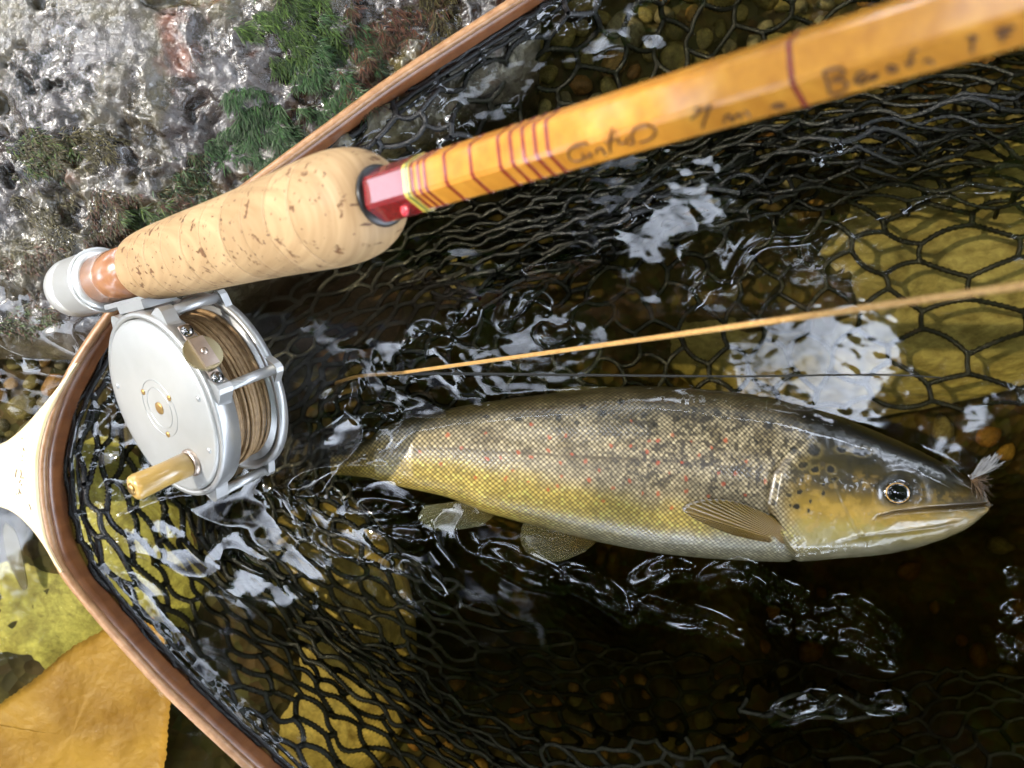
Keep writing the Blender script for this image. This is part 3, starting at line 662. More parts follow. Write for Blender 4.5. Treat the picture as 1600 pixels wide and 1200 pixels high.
# ------------------------------------------------------------------ fly reel
C0 = L0 + d*4.5 - n_*46.5; RR = 32.5; HW = 13.0
def RP(x, y, z): return C0+d*x+n_*y+a*z
def rlz(prof, x=0, y=0, n=64, cap=True): return lathe(RP(x, y, 0), a, d, n_, prof, n, cap)
reel = root('fly_reel', RP(0, -RR, 0), 'matt silver fly reel hung below the cork grip', 'fishing reel')
m_alu = simple('satin_aluminium', (0.42, 0.42, 0.41), (0.50, 0.50, 0.49), 60, 0.40, 0.75, bumpd=0.00004, bscale=2500)
m_alu2 = simple('satin_aluminium_face', (0.42, 0.42, 0.405), (0.49, 0.49, 0.475), 45, 0.42, 0.5)
m_brass = simple('old_brass', (0.45, 0.28, 0.10), None, 50, 0.35, 0.9)
m_steel = simple('dark_steel', (0.22, 0.21, 0.20), None, 50, 0.2, 1.0)
m_nick = simple('warm_nickel', (0.5, 0.40, 0.34), (0.6, 0.5, 0.42), 400, 0.3, 0.9)
face = ob('face_plate', *rlz([(HW-1.5, 30.6), (HW+0.3, 30.8), (HW+0.9, 30.4), (HW+1.1, 29.5), (HW+1.3, 20), (HW+1.4, 9), (HW+1.4, 0.05)], n=96, cap=False), m_alu2, reel)
ob('frame_rim', *rlz([(HW-7, 31.2), (HW-7, 32.6), (HW-0.4, 33.2), (HW+0.2, 33.0), (HW+0.3, 31.4), (HW-1, 31.0), (HW-6, 30.8), (HW-7, 31.2)], n=96, cap=False), m_alu, reel)
ob('back_plate', *rlz([(-HW, 0.1), (-HW-0.2, 31), (-HW+0.2, 33.2), (-HW+3.2, 33.2), (-HW+3.4, 31.6), (-HW+1.6, 30.6), (-HW+1.4, 0.1)], n=96), m_alu, reel)
for r_, z_ in ((10.2, HW+1.40), (7.3, HW+1.42)):
    pr = [(z_-0.2, r_-0.16), (z_+0.16, r_-0.1), (z_+0.16, r_+0.1), (z_-0.2, r_+0.16)]
    ob('hub_ring', *rlz(pr, n=72, cap=False), m_alu, face)
ob('spindle', *rlz([(HW+1.2, 2.3), (HW+1.75, 2.2), (HW+1.85, 1.6)], n=32), m_brass, face)
for an in (140, 20, -95):
    ob('screw', *rlz([(HW+1.2, 1.15), (HW+1.7, 1.05), (HW+1.8, 0.5)], 9.6*math.cos(R(an)), 9.6*math.sin(R(an)), 16), m_brass, face)
for an in (5, 160, 250, -35):
    ob('rivet', *rlz([(HW+0.8, 1.2), (HW+1.5, 1.0), (HW+1.65, 0.4)], 27*math.cos(R(an)), 27*math.sin(R(an)), 16), m_alu, face)
for an in (6, 62, 116, 190, 285):
    rp_ = 34.6; ob('pillar', *rlz([(-HW+1, 1.7), (HW-2, 1.7)], rp_*math.cos(R(an)), rp_*math.sin(R(an)), 20), m_alu, reel)
    for z0, z1 in ((HW-6.0, HW-1.2), (-HW+0.3, -HW+3.0)):      # ears that swell from the rims to meet each pillar
        pts = []
        for q in np.linspace(-17, 17, 15):
            rr_ = 32.0 + 5.0*math.exp(-(q/6.5)**2); pts.append((rr_*math.cos(R(an+q)), rr_*math.sin(R(an+q))))
        pts += [(31.4*math.cos(R(an+q)), 31.4*math.sin(R(an+q))) for q in np.linspace(17, -17, 15)]
        m_ = len(pts); V_ = [RP(x, y, z0) for x, y in pts]+[RP(x, y, z1) for x, y in pts]
        ob('frame_ear', V_, [tuple(f) for f in grid_faces(2, m_, True)]+[tuple(range(m_-1, -1, -1)), tuple(range(m_, 2*m_))], m_alu, reel, smooth=False)
# foot: saddle bar across the top pillars plus the long foot under the ring
ft = ob('reel_foot', *boxf(RP(-3, 36.6, 0), d*31, n_*0.9, a*5.0), m_alu, reel, smooth=False)
ob('foot_block', *boxf(RP(-6, 34.8, 3), d*9, n_*1.6, a*6.2), m_alu, ft, smooth=False)
# spool with wound line
ob('spool', *rlz([(-HW+2.0, 30), (-HW+2.6, 30), (-HW+2.8, 12), (HW-3.2, 12), (HW-3.0, 29.8), (HW-2.2, 29.8)], n=64), m_alu, reel)
m_line, t, b, o = new_mat('tan_line'); v = pos(t); nz = noise(t, 500, 3, v)
lk(t, ramp(t, nz.outputs['Fac'], [(0.3, (0.20, 0.12, 0.05)), (0.7, (0.36, 0.23, 0.11))]).outputs['Color'], b.inputs['Base Color']); b.inputs['Roughness'].default_value = 0.45
mb = []; fb = []; off = 0
for lay, (r0, nt_) in enumerate(((25.2, 17), (26.4, 18), (27.2, 15))):
    th = np.linspace(0, 2*math.pi*nt_, nt_*56); zz = np.interp(th, [0, th[-1]], [-HW+3.2, HW-3.8] if lay % 2 == 0 else [HW-3.8, -HW+3.2])
    zz = zz+0.9*np.sin(th*0.37+lay)*np.sin(th*0.071+1); rr_ = r0+0.35*np.sin(th*0.23)+(0.45 if lay == 2 else 0)*np.sin(th*0.9)
    pth = C0+d*(rr_*np.cos(th))[:, None]+n_*(rr_*np.sin(th))[:, None]+a*zz[:, None]
    v2, f2 = tube(pth, 0.66, 6, False); mb.append(v2); fb.append(np.array(f2)+off); off += len(v2)
ob('wound_line', np.vstack(mb), np.vstack(fb), m_line, reel)
# knob
kx, ky = 21.5*math.cos(R(-66)), 21.5*math.sin(R(-66))
m_horn = simple('horn_knob', (0.42, 0.25, 0.06), (0.52, 0.33, 0.09), 150, 0.3, coat=0.6)
kn = ob('knob', *rlz([(HW+3.0, 3.7), (HW+3.6, 4.3), (HW+12, 4.0), (HW+21, 4.4), (HW+22.4, 4.0), (HW+23, 2.9), (HW+23.1, 0.1)], kx, ky, 40), m_horn, reel)
ob('knob_collar', *rlz([(HW+1.1, 4.9), (HW+2.4, 4.9), (HW+2.9, 4.4), (HW+3.1, 3.6)], kx, ky, 40), m_nick, kn)
ob('knob_pin', *rlz([(HW+22.9, 2.1), (HW+23.5, 1.9), (HW+23.8, 1.0)], kx, ky, 24), m_brass, kn)
# click regulator on the rim
an = R(27); er = d*math.cos(an)+n_*math.sin(an); et = -d*math.sin(an)+n_*math.cos(an)
cc = C0+er*33.6+a*(HW-3.2)
reg = ob('regulator_plate', *boxf(cc, et*11.5, er*0.5, a*1.7), m_nick, reel, smooth=False)
ob('regulator_bridge', *boxf(cc+er*2.2, et*5.2, er*0.6, a*2.5), m_nick, reg, smooth=False)
for s in (-1, 1):
    ob('screw', *lathe(cc+et*9.0*s, er, et, a, [(0.3, 2.1), (1.0, 2.1), (1.9, 1.5), (2.3, 0.4)], 20), m_steel, reg)
pr = []; kn_v = []; nk = 96
for q in range(2):
    for k in range(nk): kn_v.append(cc+er*(0.9+0.9*q)+et*((6.0+0.25*(k % 2))*math.cos(2*math.pi*k/nk))+a*((6.0+0.25*(k % 2))*math.sin(2*math.pi*k/nk)))
ob('knurled_wheel', kn_v, [tuple(f) for f in grid_faces(2, nk, True)]+[tuple(range(nk-1, -1, -1)), tuple(range(nk, 2*nk))], simple('dull_brass', (0.40, 0.34, 0.20), None, 50, 0.35, 0.9), reg, smooth=False)
ob('bridge_screw', *lathe(cc+er*2.7, er, et, a, [(0, 1.2), (0.5, 1.1), (0.7, 0.4)], 16), m_nick, reg)

# ------------------------------------------------------------------ fly line lifting out of the water
pa = P(560, 588, -9); p0 = P(622, 583, 0.3); p1 = P(1600, 446, 188)
dirl = p1-p0; fp = [P(520, 600, -16), pa, p0] + [p0+dirl*f + A(0, 0, -5*math.sin(math.pi*min(f, 1))) for f in (0.1, 0.3, 0.6, 1.0, 1.6, 2.4)]
m_fl, t, b, o = new_mat('amber_line'); v = pos(t); nz = noise(t, 900, 3, v)
lk(t, ramp(t, nz.outputs['Fac'], [(0.3, (0.38, 0.20, 0.06)), (0.7, (0.60, 0.36, 0.13))]).outputs['Color'], b.inputs['Base Color']); b.inputs['Roughness'].default_value = 0.4
bump(t, b, nz.outputs['Fac'], 0.5, 0.0003)
V_, F_ = tube(spline(fp, 160), 0.68, 10); ob('fly_line', V_, F_, m_fl, label='thin amber fly line rising out of the water above the trout', cat='fishing line', at=p0)

V_, F_ = tube(spline([p0+A(2, -.2, 0), P(720, 584, .7), P(900, 586, .8), P(1150, 588, .8), P(1300, 586, .8), P(1400, 586, .5), P(1470, 590, -3)], 120), np.linspace(.62, .3, 120), 8)  # dark strand added on the water to stand in for the fly line's reflection
ob('line_reflection_strand', V_, F_, simple('dark_line_reflection', (0.012, 0.011, 0.008), None, 50, 0.4), label='thin dark strand added as the reflection of the amber line above the trout back', cat='fishing line', at=P(900, 586, .8))

# ------------------------------------------------------------------ trout
TOP = A((520, 706), (550, 698), (580, 684), (600, 668), (650, 651), (750, 630), (900, 611), (1000, 604), (1100, 609), (1200, 622), (1300, 648), (1400, 688), (1480, 728), (1515, 752), (1534, 772), (1541, 786)).reshape(-1, 2)
BOT = A((520, 742), (550, 744), (580, 747), (620, 758), (700, 776), (760, 799), (850, 824), (940, 846), (1050, 865), (1200, 875), (1300, 871), (1400, 860), (1480, 836), (1515, 815), (1534, 800), (1541, 788)).reshape(-1, 2)
tp = spline(TOP, 400); bt = spline(BOT, 400)
NS, NU, NL = 760, 250, 60
us = np.r_[np.linspace(520, 1490, NS-60), 1490+51*np.sin(np.linspace(0, math.pi/2, 61))[1:]]
vt = np.interp(us, tp[:, 0], tp[:, 1]); vb = np.interp(us, bt[:, 0], bt[:, 1])
half_z = np.interp(us, [520, 580, 700, 900, 1100, 1250, 1400, 1500, 1530, 1541], [5, 8, 14, 21, 24, 23.5, 19, 11.5, 7, 1.5])
top_z = np.interp(us, [500, 540, 565, 590, 650, 800, 1000, 1200, 1350, 1450, 1541], [-30, -22, -12, -2.0, 2.8, 5, 7, 6.5, 4.5, 1.5, -3])
zc = top_z-half_z
k = (H-zc)/F
fx = (us-800)*k; cy = (600-(vt+vb)/2)*k; hb = (vb-vt)/2*k
th = np.r_[np.linspace(0, math.pi, NU), np.linspace(math.pi, 2*math.pi, NL+2)[1:-1]]; NR = len(th)
pw = 2/2.15
cyv = np.sign(np.cos(th))*np.abs(np.cos(th))**pw; szv = np.sign(np.sin(th))*np.abs(np.sin(th))**pw
FX = np.repeat(fx[:, None], NR, 1); FY = cy[:, None]+hb[:, None]*cyv; FZ = zc[:, None]+half_z[:, None]*szv
FV = np.stack([FX, FY, FZ], -1)
pu, pv = PX(FV)
hv = (1-cyv)/2*np.ones((NS, 1))
dl = np.linalg.norm(np.diff(FV, axis=1), axis=2); arc = np.c_[np.zeros(NS), np.cumsum(dl, 1)]
lat = np.array([np.interp(0.42, hv[0, :NU], arc[i, :NU]) for i in range(NS)]); beta = arc-lat[:, None]
# shape: gill cover, mouth crease, eye socket, jaw
gu = np.interp(pv, [640, 700, 740, 790, 830, 875], [1275, 1243, 1214, 1204, 1216, 1245])
head = sm(pu-gu, 0, 5)
head_soft = sm(pu-gu+60*sm(700-pv, 0, 60), 0, 46)
disp = 1.5*sm(pu-gu, 0, 7)*np.exp(-np.clip(pu-gu, 0, 999)/70)*sm(pv, 690, 730)*sm(880-pv, 0, 30)
disp -= 0.9*np.exp(-((pu-gu+5)/5)**2)*sm(pv, 690, 725)
pre_u = np.interp(pv, [740, 790, 850], [1300, 1322, 1352]); disp -= 0.5*np.exp(-((pu-pre_u)/5)**2)*sm(pv, 735, 760)*sm(860-pv, 0, 20)
mo_v = np.interp(pu, [1360, 1372, 1397, 1431, 1470, 1502, 1545], [816, 808, 801, 797, 794, 792, 789])
mouth = np.exp(-((pv-mo_v)/3.2)**2)*sm(pu, 1358, 1385)
disp -= 1.5*mouth
disp += 0.9*np.exp(-((pv-mo_v-14)/10)**2)*sm(pu, 1365, 1400)*sm(1520-pu, 0, 40)
jaw = np.exp(-((pv-np.interp(pu, [1290, 1360, 1460, 1520], [850, 838, 826, 812]))/4)**2)*sm(pu, 1290, 1340)*sm(1510-pu, 0, 40); disp -= 0.5*jaw
ex, ey = 1403, 770
er_ = np.hypot((pu-ex)/1.25, pv-ey)
disp += 0.9*np.exp(-((er_-31)/9)**2) - 1.5*np.exp(-(er_/20)**2)
disp += head*0.5*(fbm(pu/22, pv/22, 81, 4)-0.5)
# scales
PA = 2.05; PB = 1.02
al = FX
beta = beta+0.45*(fbm(pu/40, pv/40, 78, 2)-.5)*2
al = FX+0.5*(fbm(pu/36, pv/36, 79, 2)-.5)*2
row = np.round(beta/PB); best = np.full(al.shape, 9.0); sid = np.zeros(al.shape)
for dr in (-1, 0, 1):
    r_ = row+dr; c_ = np.round(al/PA-(r_ % 2)*0.5); da = (al-(c_+(r_ % 2)*0.5)*PA)/PA; db = (beta-r_*PB)/(2*PB)
    dd = np.hypot(da, db*1.05); hit = dd < best; best = np.where(hit, dd, best); sid = np.where(hit, r_*977+c_, sid)
sc = 1-sm(best, 0.10, 0.47)                # 1 in the middle of a scale
rnd = _hash(np.round(sid), np.round(sid*0.37), 5)
rs_u = np.where(True, pu, pu)
disp += (1-head_soft)*0.20*(1-(best/0.55)**2)*sm(us[:, None], 560, 600)
nrm = np.cross(np.gradient(FV, axis=0), np.gradient(FV, axis=1)); nrm /= np.linalg.norm(nrm, axis=2)[..., None]+1e-12
outw = np.sum(nrm*np.stack([0*FX, cyv*np.ones_like(FX), szv*np.ones_like(FX)], -1), 2); nrm *= np.sign(np.where(outw == 0, 1, outw))[..., None]
fadeS = sm(np.arange(NS), 0, 6)*sm(NS-1-np.arange(NS), 0, 8)
FV2 = FV + nrm*(disp*fadeS[:, None])[..., None]
# pigment
def L(c): return np.array(c)[None, None, :]
def mix(a_, b_, f): return a_*(1-f[..., None])+b_*f[..., None]
wob = 0.16*(fbm(pu/60, pv/60, 91, 4)-0.5); mott = fbm(pu/34, pv/26, 92, 4)
hq = hv+wob
edge_c = mix(L((.020, .017, .008)), L((.085, .058, .030)), sm(hq, .02, .22)); cent_c = mix(L((.17, .145, .070)), L((.50, .45, .33)), sm(hq, .0, .20))
edge_c = mix(edge_c, L((.13, .085, .040)), sm(hq, .30, .45))
dark = sm(mott, .52, .68)*sm(.6-hq, 0, .2)
cent_c = mix(cent_c, L((.15, .12, .065)), .65*dark); edge_c = mix(edge_c, L((.020, .016, .010)), .5*dark)
yel = sm(hq, np.interp(pu, [580, 700, 900, 1100, 1250], [.44, .47, .56, .62, .66]), np.interp(pu, [580, 700, 900, 1100, 1250], [.60, .62, .70, .78, .82]))
edge_c = mix(edge_c, L((.34, .24, .04)), yel); cent_c = mix(cent_c, L((.58, .47, .15)), yel)
tail_y = sm(760-pu, 0, 170)*sm(hq, .12, .3)*.55
cent_c = mix(cent_c, L((.50, .40, .15)), tail_y); edge_c = mix(edge_c, L((.20, .14, .04)), tail_y*.7)
wht = sm(hq, .80, .95)*sm(pu, 760, 1000)
edge_c = mix(edge_c, L((.42, .41, .33)), wht); cent_c = mix(cent_c, L((.52, .51, .45)), wht)
bright = 0.80+0.95*rnd; edge_c = edge_c*.36
body_c = mix(edge_c, np.clip(cent_c*bright[..., None], 0, .85), sc)
linef = np.exp(-(beta/0.55)**2)*(1-head_soft); body_c = mix(body_c, L((.075, .055, .03)), linef*.65)
# irregular dark scales over the upper flank near the shoulder
dk = sm(fbm(pu/6.5, pv/6.0, 93, 3), .50, .64)*sm(pu, 800, 1040)*sm(.66-hq, 0, .14)*sm(hq, .05, .18)
body_c = mix(body_c, L((.022, .017, .012)), np.clip(dk*.80, 0, 1))
RED = [(759, 677), (830, 664), (859, 683), (884, 681), (810, 707), (722, 701), (655, 706), (699, 680), (761, 717), (783, 715), (830, 715), (856, 704), (894, 710), (877, 723), (916, 721), (955, 698), (985, 696), (1010, 706), (1027, 723),
       (1066, 723), (1045, 739), (1028, 688), (1051, 680), (987, 659), (984, 751), (957, 762), (1004, 771), (1028, 772), (1073, 767), (943, 784), (1050, 794), (872, 759), (857, 764), (827, 752), (790, 748), (744, 745), (688, 725), (921, 750),
       (877, 745), (1091, 711), (1112, 699), (1133, 688), (1166, 722), (1122, 739), (1073, 747), (1106, 776), (1164, 773), (1196, 753), (1130, 757), (1150, 740), (1080, 690), (935, 735), (1015, 690), (800, 735)]
BLK = [(1203, 666, 5, 6), (1120, 646, 5, 5), (1262, 676, 6, 4), (1238, 702, 5, 5), (1271, 704, 11, 9), (1253, 727, 9, 6), (1273, 734, 6, 5), (1297, 734, 6, 6), (1315, 703, 9, 5), (1346, 706, 15, 6), (1213, 758, 4, 5), (1248, 769, 4, 3), (1231, 773, 5, 4),
       (1243, 790, 5, 4), (1266, 783, 3, 3), (1285, 771, 3, 4), (1262, 797, 3, 3), (1208, 785, 4, 4), (1233, 790, 2.5, 2.5), (1286, 757, 3, 3), (1302, 749, 5, 3), (1161, 657, 5, 4), (911, 636, 6, 5), (810, 656, 6, 4), (872, 652, 5, 6),
       (942, 646, 5, 5), (970, 627, 5, 4), (1024, 664, 5, 5), (1007, 649, 6, 5), (1085, 640, 5, 4), (1060, 655, 4, 5), (1180, 690, 4, 5), (1145, 672, 4, 4), (900, 660, 4, 4), (760, 650, 4, 3), (1100, 667, 4, 4)]
jit_u = pu+5*(fbm(pu/7, pv/7, 95, 2)-.5); jit_v = pv+5*(fbm(pu/7, pv/7, 96, 2)-.5)
for i, (u, v) in enumerate(RED):
    r1 = 1.5+1.5*((i*37) % 10)/10
    f = 1-sm(np.hypot((jit_u-u)/0.9, jit_v-v), r1, r1+1.6)
    body_c = mix(body_c, L((.62, .10, .03)), f*(.40+.45*sc))
skin = body_c
# head
hd = mix(L((.022, .020, .008)), L((.075, .060, .018)), sm(hq, .12, .34)); hd = mix(hd, L((.36, .25, .045)), sm(hq, .42, .58)*(1-.75*sm(pu, 1430, 1500)))
hd = mix(hd, L((.44, .37, .10)), sm(hq, .62, .76)); hd = mix(hd, L((.46, .44, .36)), sm(hq, .80, .93))
hd = mix(hd, L((.13, .085, .028)), sm(pu, 1470, 1530)*sm(.66-hq, 0, .2)); hd = mix(hd, L((.44, .40, .26)), sm(pu, 1430, 1490)*sm(pv-mo_v, 3, 14))
gold = sm(fbm(pu/13, pv/11, 97, 4), .48, .68)*sm(hq, .28, .42)*(1-sm(hq, .7, .82)); hd = mix(hd, L((.55, .38, .09)), .6*gold)
gl = np.exp(-(((pu-1410)/55)**2+((pv-793-(pu-1410)*-.05)/6)**2)); hd = mix(hd, L((.70, .52, .22)), .8*gl)
dkm = sm(fbm(pu/16, pv/16, 98, 4), .55, .7)*sm(.55-hq, 0, .2); hd = mix(hd, L((.02, .017, .008)), .6*dkm)
hd = mix(hd, L((.012, .011, .006)), np.exp(-(((pu-1400)/34)**2+((pv-770)/24)**2)**1.6)*.95)
hd = mix(hd, L((.08, .05, .02)), np.clip(mouth*.9+.35*jaw, 0, 1))
hd = hd*(1-.38*sm(.68-hq, 0, .2))[..., None]*(1-.25*sm(pu, 1300, 1450))[..., None]
skin = mix(skin, hd, head_soft)
gline = np.exp(-((pu-gu+3)/3.0)**2)*sm(pv, 700, 730)*sm(870-pv, 0, 20); skin = mix(skin, L((.16, .11, .03)), .7*gline)
for u, v, ra, rb in BLK:
    q = np.hypot((jit_u-u)/ra, (jit_v-v)/rb); halo = (1-sm(q, 1.1, 1.9))*head_soft
    skin = mix(skin, L((.22, .18, .07)), halo*.5); skin = mix(skin, L((.010, .009, .007)), (1-sm(q, .75, 1.15))*(.55+.45*np.maximum(head_soft, 1-sc*.6)))
trout = root('brown_trout', P(1060, 740, -42), 'brown trout with red and black spots lying on its side in the net', 'fish')
m_fish, tF, bF = vcol_mat('trout_skin', 0.34, 0.55, 0.5)
bump(tF, bF, noise(tF, 1400, 2, pos(tF)).outputs['Fac'], 0.12, 0.0002)
fv = FV2.reshape(-1, 3); ff = grid_faces(NS, NR, True)
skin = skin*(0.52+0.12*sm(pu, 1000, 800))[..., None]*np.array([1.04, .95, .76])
skin = skin*(1-.45*sm(.30-hq, 0, .22))[..., None]
skin = skin*(0.82+0.36*fbm(pu/18, pv/18, 99, 3))[..., None]
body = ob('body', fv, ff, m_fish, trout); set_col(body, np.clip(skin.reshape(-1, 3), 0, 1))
# eye
ec = P(ex, ey, 0); ez = float(np.interp(ex, us, top_z))
ii_ = np.argmin((pu[:, :NU]-ex)**2+(pv[:, :NU]-ey)**2); ep = FV2[:, :NU].reshape(-1, 3)[ii_]; en = nrm[:, :NU].reshape(-1, 3)[ii_]; en = unit(en+A(0, 0, .6))
e1 = unit(A(1, -.12, 0)-en*np.dot(A(1, -.12, 0), en)); e2 = np.cross(en, e1); e0 = ep-en*1.2
m_ball = simple('eye_dark', (0.010, 0.009, 0.006), None, 50, 0.08, coat=1.0); m_iris = simple('gold_iris', (0.40, 0.24, 0.07), (0.25, 0.13, 0.035), 600, 0.25, 0.3, coat=1.0); m_pup = simple('black_pupil', (0.002, 0.002, 0.002), None, 50, 0.03, coat=1.0)
prof = [(0, 8.2), (1.0, 7.7), (1.8, 6.6), (2.3, 5.0), (2.5, 4.9)]
eye = ob('eye', *lathe(e0, en, e1, e2*0.80, prof, 48), m_ball, trout)
ob('iris', *lathe(e0, en, e1, e2*0.80, [(2.2, 5.0), (2.55, 4.95), (2.7, 4.7), (2.7, 4.3)], 48), m_iris, eye)
ob('pupil', *lathe(e0, en, e1, e2*0.80, [(2.55, 4.75), (2.95, 4.0), (3.35, 2.6), (3.5, 1.0), (3.52, 0.05)], 48), m_pup, eye)
# fins: a fan of rays between a root line and a tip line
def fin(name, rootl, tipl, mat, col, nray=22, nl=18, corr=0.35, bend=1.0, tipcol=None, shape=None):
    ra = spline(rootl, nray*4); ti = spline(tipl, nray*4); V = []; C = []; m = nray*4
    for i in range(m):
        for j in range(nl):
            f = j/(nl-1); p = ra[i]*(1-f)+ti[i]*f; p = p.copy(); p[2] += bend*math.sin(math.pi*f) + corr*math.cos(2*math.pi*i/4)*(0.4+f)*0.6
            V.append(p); rayc = 0.72+0.34*(i % 4 in (0, 1)); cc_ = np.array(col)*(1-f)+np.array(tipcol if tipcol is not None else col)*f; C.append(np.clip(cc_*rayc, 0, 1))
    V = np.array(V); n = len(V); V2 = V-A(0, 0, 0.45); g1 = grid_faces(m, nl); g2 = grid_faces(m, nl, False, n)[:, ::-1]
    bd = list(range(0, nl))+[i*nl+nl-1 for i in range(1, m)]+list(range((m-1)*nl+nl-2, (m-1)*nl-1, -1))+[i*nl for i in range(m-2, 0, -1)]
    sd = [(bd[q], bd[(q+1) % len(bd)], n+bd[(q+1) % len(bd)], n+bd[q]) for q in range(len(bd))]
    o = ob(name, np.vstack([V, V2]), np.vstack([g1, g2, np.array(sd)]), mat, trout); set_col(o, np.array(C+C)); return o
def PZ(lst): return [P(u, v, z) for u, v, z in lst]
m_fin, tf, bf = vcol_mat('fin_membrane', 0.3, 0.5); bf.inputs['Transmission Weight'].default_value = 0.0; bf.inputs['Alpha'].default_value = 0.93
m_fin2, tf2, bf2 = vcol_mat('thin_fin_membrane', 0.3, 0.4); bf2.inputs['Alpha'].default_value = 0.55
zf = 6.5
fin('pectoral_fin', PZ([(1243, 843, 1.5), (1238, 849, 0), (1226, 852, -1.5)]), PZ([(1205, 806, 8), (1150, 784, 9.5), (1098, 781, 10), (1066, 795, 9.5), (1100, 818, 7), (1150, 838, 3)]), m_fin, (.25, .14, .018), 24, 20, .4, 1.2, (.16, .10, .016))
fin('pelvic_fin', PZ([(938, 840, -12), (930, 838, -12), (915, 832, -12)]), PZ([(910, 864, -9), (872, 877, -7), (832, 870, -6), (814, 846, -6), (820, 815, -8), (850, 808, -10)]), m_fin2, (.20, .12, .03), 20, 18, .35, 1.5, (.15, .13, .05))
fin('anal_fin', PZ([(775, 803, -14), (750, 794, -13), (722, 782, -12)]), PZ([(752, 822, -10), (690, 830, -9), (655, 812, -9), (662, 790, -9)]), m_fin2, (.18, .14, .05), 18, 14, .3, 1.0, (.14, .14, .07))
fin('dorsal_fin', PZ([(905, 616, -14), (960, 610, -15), (1020, 608, -16)]), PZ([(862, 612, -13), (880, 606, -13), (905, 603, -13)]), m_fin2, (.10, .085, .03), 16, 10, .3, 0.5)
fin('tail_fin', PZ([(524, 705, -33), (519, 724, -33), (524, 742, -33)]), PZ([(440, 680, -44), (428, 708, -46), (446, 735, -46), (432, 764, -46), (442, 790, -44)]), m_fin2, (.10, .08, .03), 26, 16, .3, 0, (.07, .055, .025))

# ------------------------------------------------------------------ artificial fly at the lip
fly = root('fishing_fly', P(1532, 765, -3), 'small artificial fly with a white wing tuft stuck in the trout lip', 'fishing fly')
m_wing = simple('white_hair', (0.13, 0.13, 0.135), (0.22, 0.22, 0.22), 300, 0.6); m_hack = simple('brown_hackle', (0.035, 0.018, 0.005), (0.07, 0.036, 0.010), 300, 0.5)
mb = MB(); fr = np.random.default_rng(5)
for i in range(60):
    s = P(1520+fr.normal(0, 2), 744+fr.normal(0, 2), 1); e = P(1552+fr.normal(0, 8), 716+fr.normal(0, 6), 7+fr.normal(0, 2)); m_ = (s+e)/2+fr.normal(0, .7, 3)+A(0, 0, 1)
    mb.add(*tube(spline([s, m_, e], 6), np.linspace(.16, .07, 6), 4))
ob('wing', *mb.get(), m_wing, fly, kind='stuff')
mb = MB()
for i in range(60):
    s = P(1519+fr.normal(0, 2), 748+fr.normal(0, 3), 0); e = P(1540+fr.normal(0, 8), 766+fr.normal(0, 12), -1+fr.normal(0, 2)); m_ = (s+e)/2+fr.normal(0, .7, 3)+A(0, 0, 1.2)
    mb.add(*tube(spline([s, m_, e], 6), np.linspace(.16, .06, 6), 4))
ob('hackle', *mb.get(), m_hack, fly, kind='stuff')
hk = spline(PZ([(1512, 742, 0), (1522, 750, 0), (1536, 768, -2), (1540, 782, -4), (1532, 790, -6), (1524, 784, -6)]), 30)
ob('hook', *tube(hk, 0.45, 8), m_steel, fly)
ob('thread_body', *tube(hk[3:14], np.interp(np.arange(11), [0, 3, 8, 10], [.6, 1.2, 1.1, .5]), 10), m_hack, fly)

# ------------------------------------------------------------------ water
ST = 0.7
wx = axis_nonuni(-212, 212, ST, 4900, 26); wy = axis_nonuni(-162, 162, ST, 4900, 26)
X, Y = np.meshgrid(wx, wy); U = 800+X*F/H; V = 600-Y*F/H
calm = np.zeros_like(X)
for u, v, ru, rv, am in ((545, 720, 110, 130, 1.0), (180, 650, 90, 130, .8), (640, 590, 90, 70, .8), (600, 860, 150, 90, .75), (390, 770, 130, 70, .55), (850, 420, 180, 60, .15), (1050, 400, 120, 60, .12), (700, 180, 160, 60, .25), (330, 850, 200, 60, .5), (60, 560, 130, 100, .35), (60, 1000, 250, 250, .06), (1000, 60, 260, 60, .25)):
    calm = np.maximum(calm, am*np.exp(-(((U-u)/ru)**2+((V-v)/rv)**2)))
n1 = 1-np.abs(2*fbm(X/25+.35*np.sin(Y/12), Y/20, 201, 2, .42)-1); n2 = fbm(X/10, Y/10, 205, 2)
WZ = calm*(4.6*(n1-.6)+1.0*(n2-.5)) + .50*(fbm(X/48, Y/34, 210, 2)-.5) + (.07+.19*sm(760-V, 0, 160))*(fbm(X/14, Y/9, 213, 3)-.5)
WZ += sm(np.hypot(X, Y), 240, 600)*5*(fbm(X/90, Y/90, 219, 4)-.5)
x0i = np.searchsorted(wx, -212.0-1e-6); y0i = np.searchsorted(wy, -162.0-1e-6); nx = int(round(424/ST))+1; ny = int(round(324/ST))+1
sub = np.zeros((ny, nx))
# water clings to cords that reach the surface
pz = NETP[(NETP[:, 2] > -2.2) & (np.abs(NETP[:, 0]) < 208) & (np.abs(NETP[:, 1]) < 158)]
gi = np.round((pz[:, 0]+212)/ST).astype(int); gj = np.round((pz[:, 1]+162)/ST).astype(int)
cl_h = np.clip(pz[:, 2]+1.9, 0, 2.9)*np.clip(1.35-.28*np.clip(pz[:, 2]-0.2, 0, 4), 0.15, 1)
pu_ = 800+pz[:, 0]*F/H; pv_ = 600-pz[:, 1]*F/H; clf = 1-.62*np.exp(-(((pu_-1000)/330)**2+((pv_-360)/140)**2)**2)
for di in range(-8, 9):
    for dj in range(-8, 9):
        r2 = (di*di+dj*dj)*ST*ST; wgt = math.exp(-r2/(2*2.0**2))
        np.maximum.at(sub, (np.clip(gj+dj, 0, ny-1), np.clip(gi+di, 0, nx-1)), cl_h*wgt*.62*clf)
XS = X[y0i:y0i+ny, x0i:x0i+nx]; YS = Y[y0i:y0i+ny, x0i:x0i+nx]
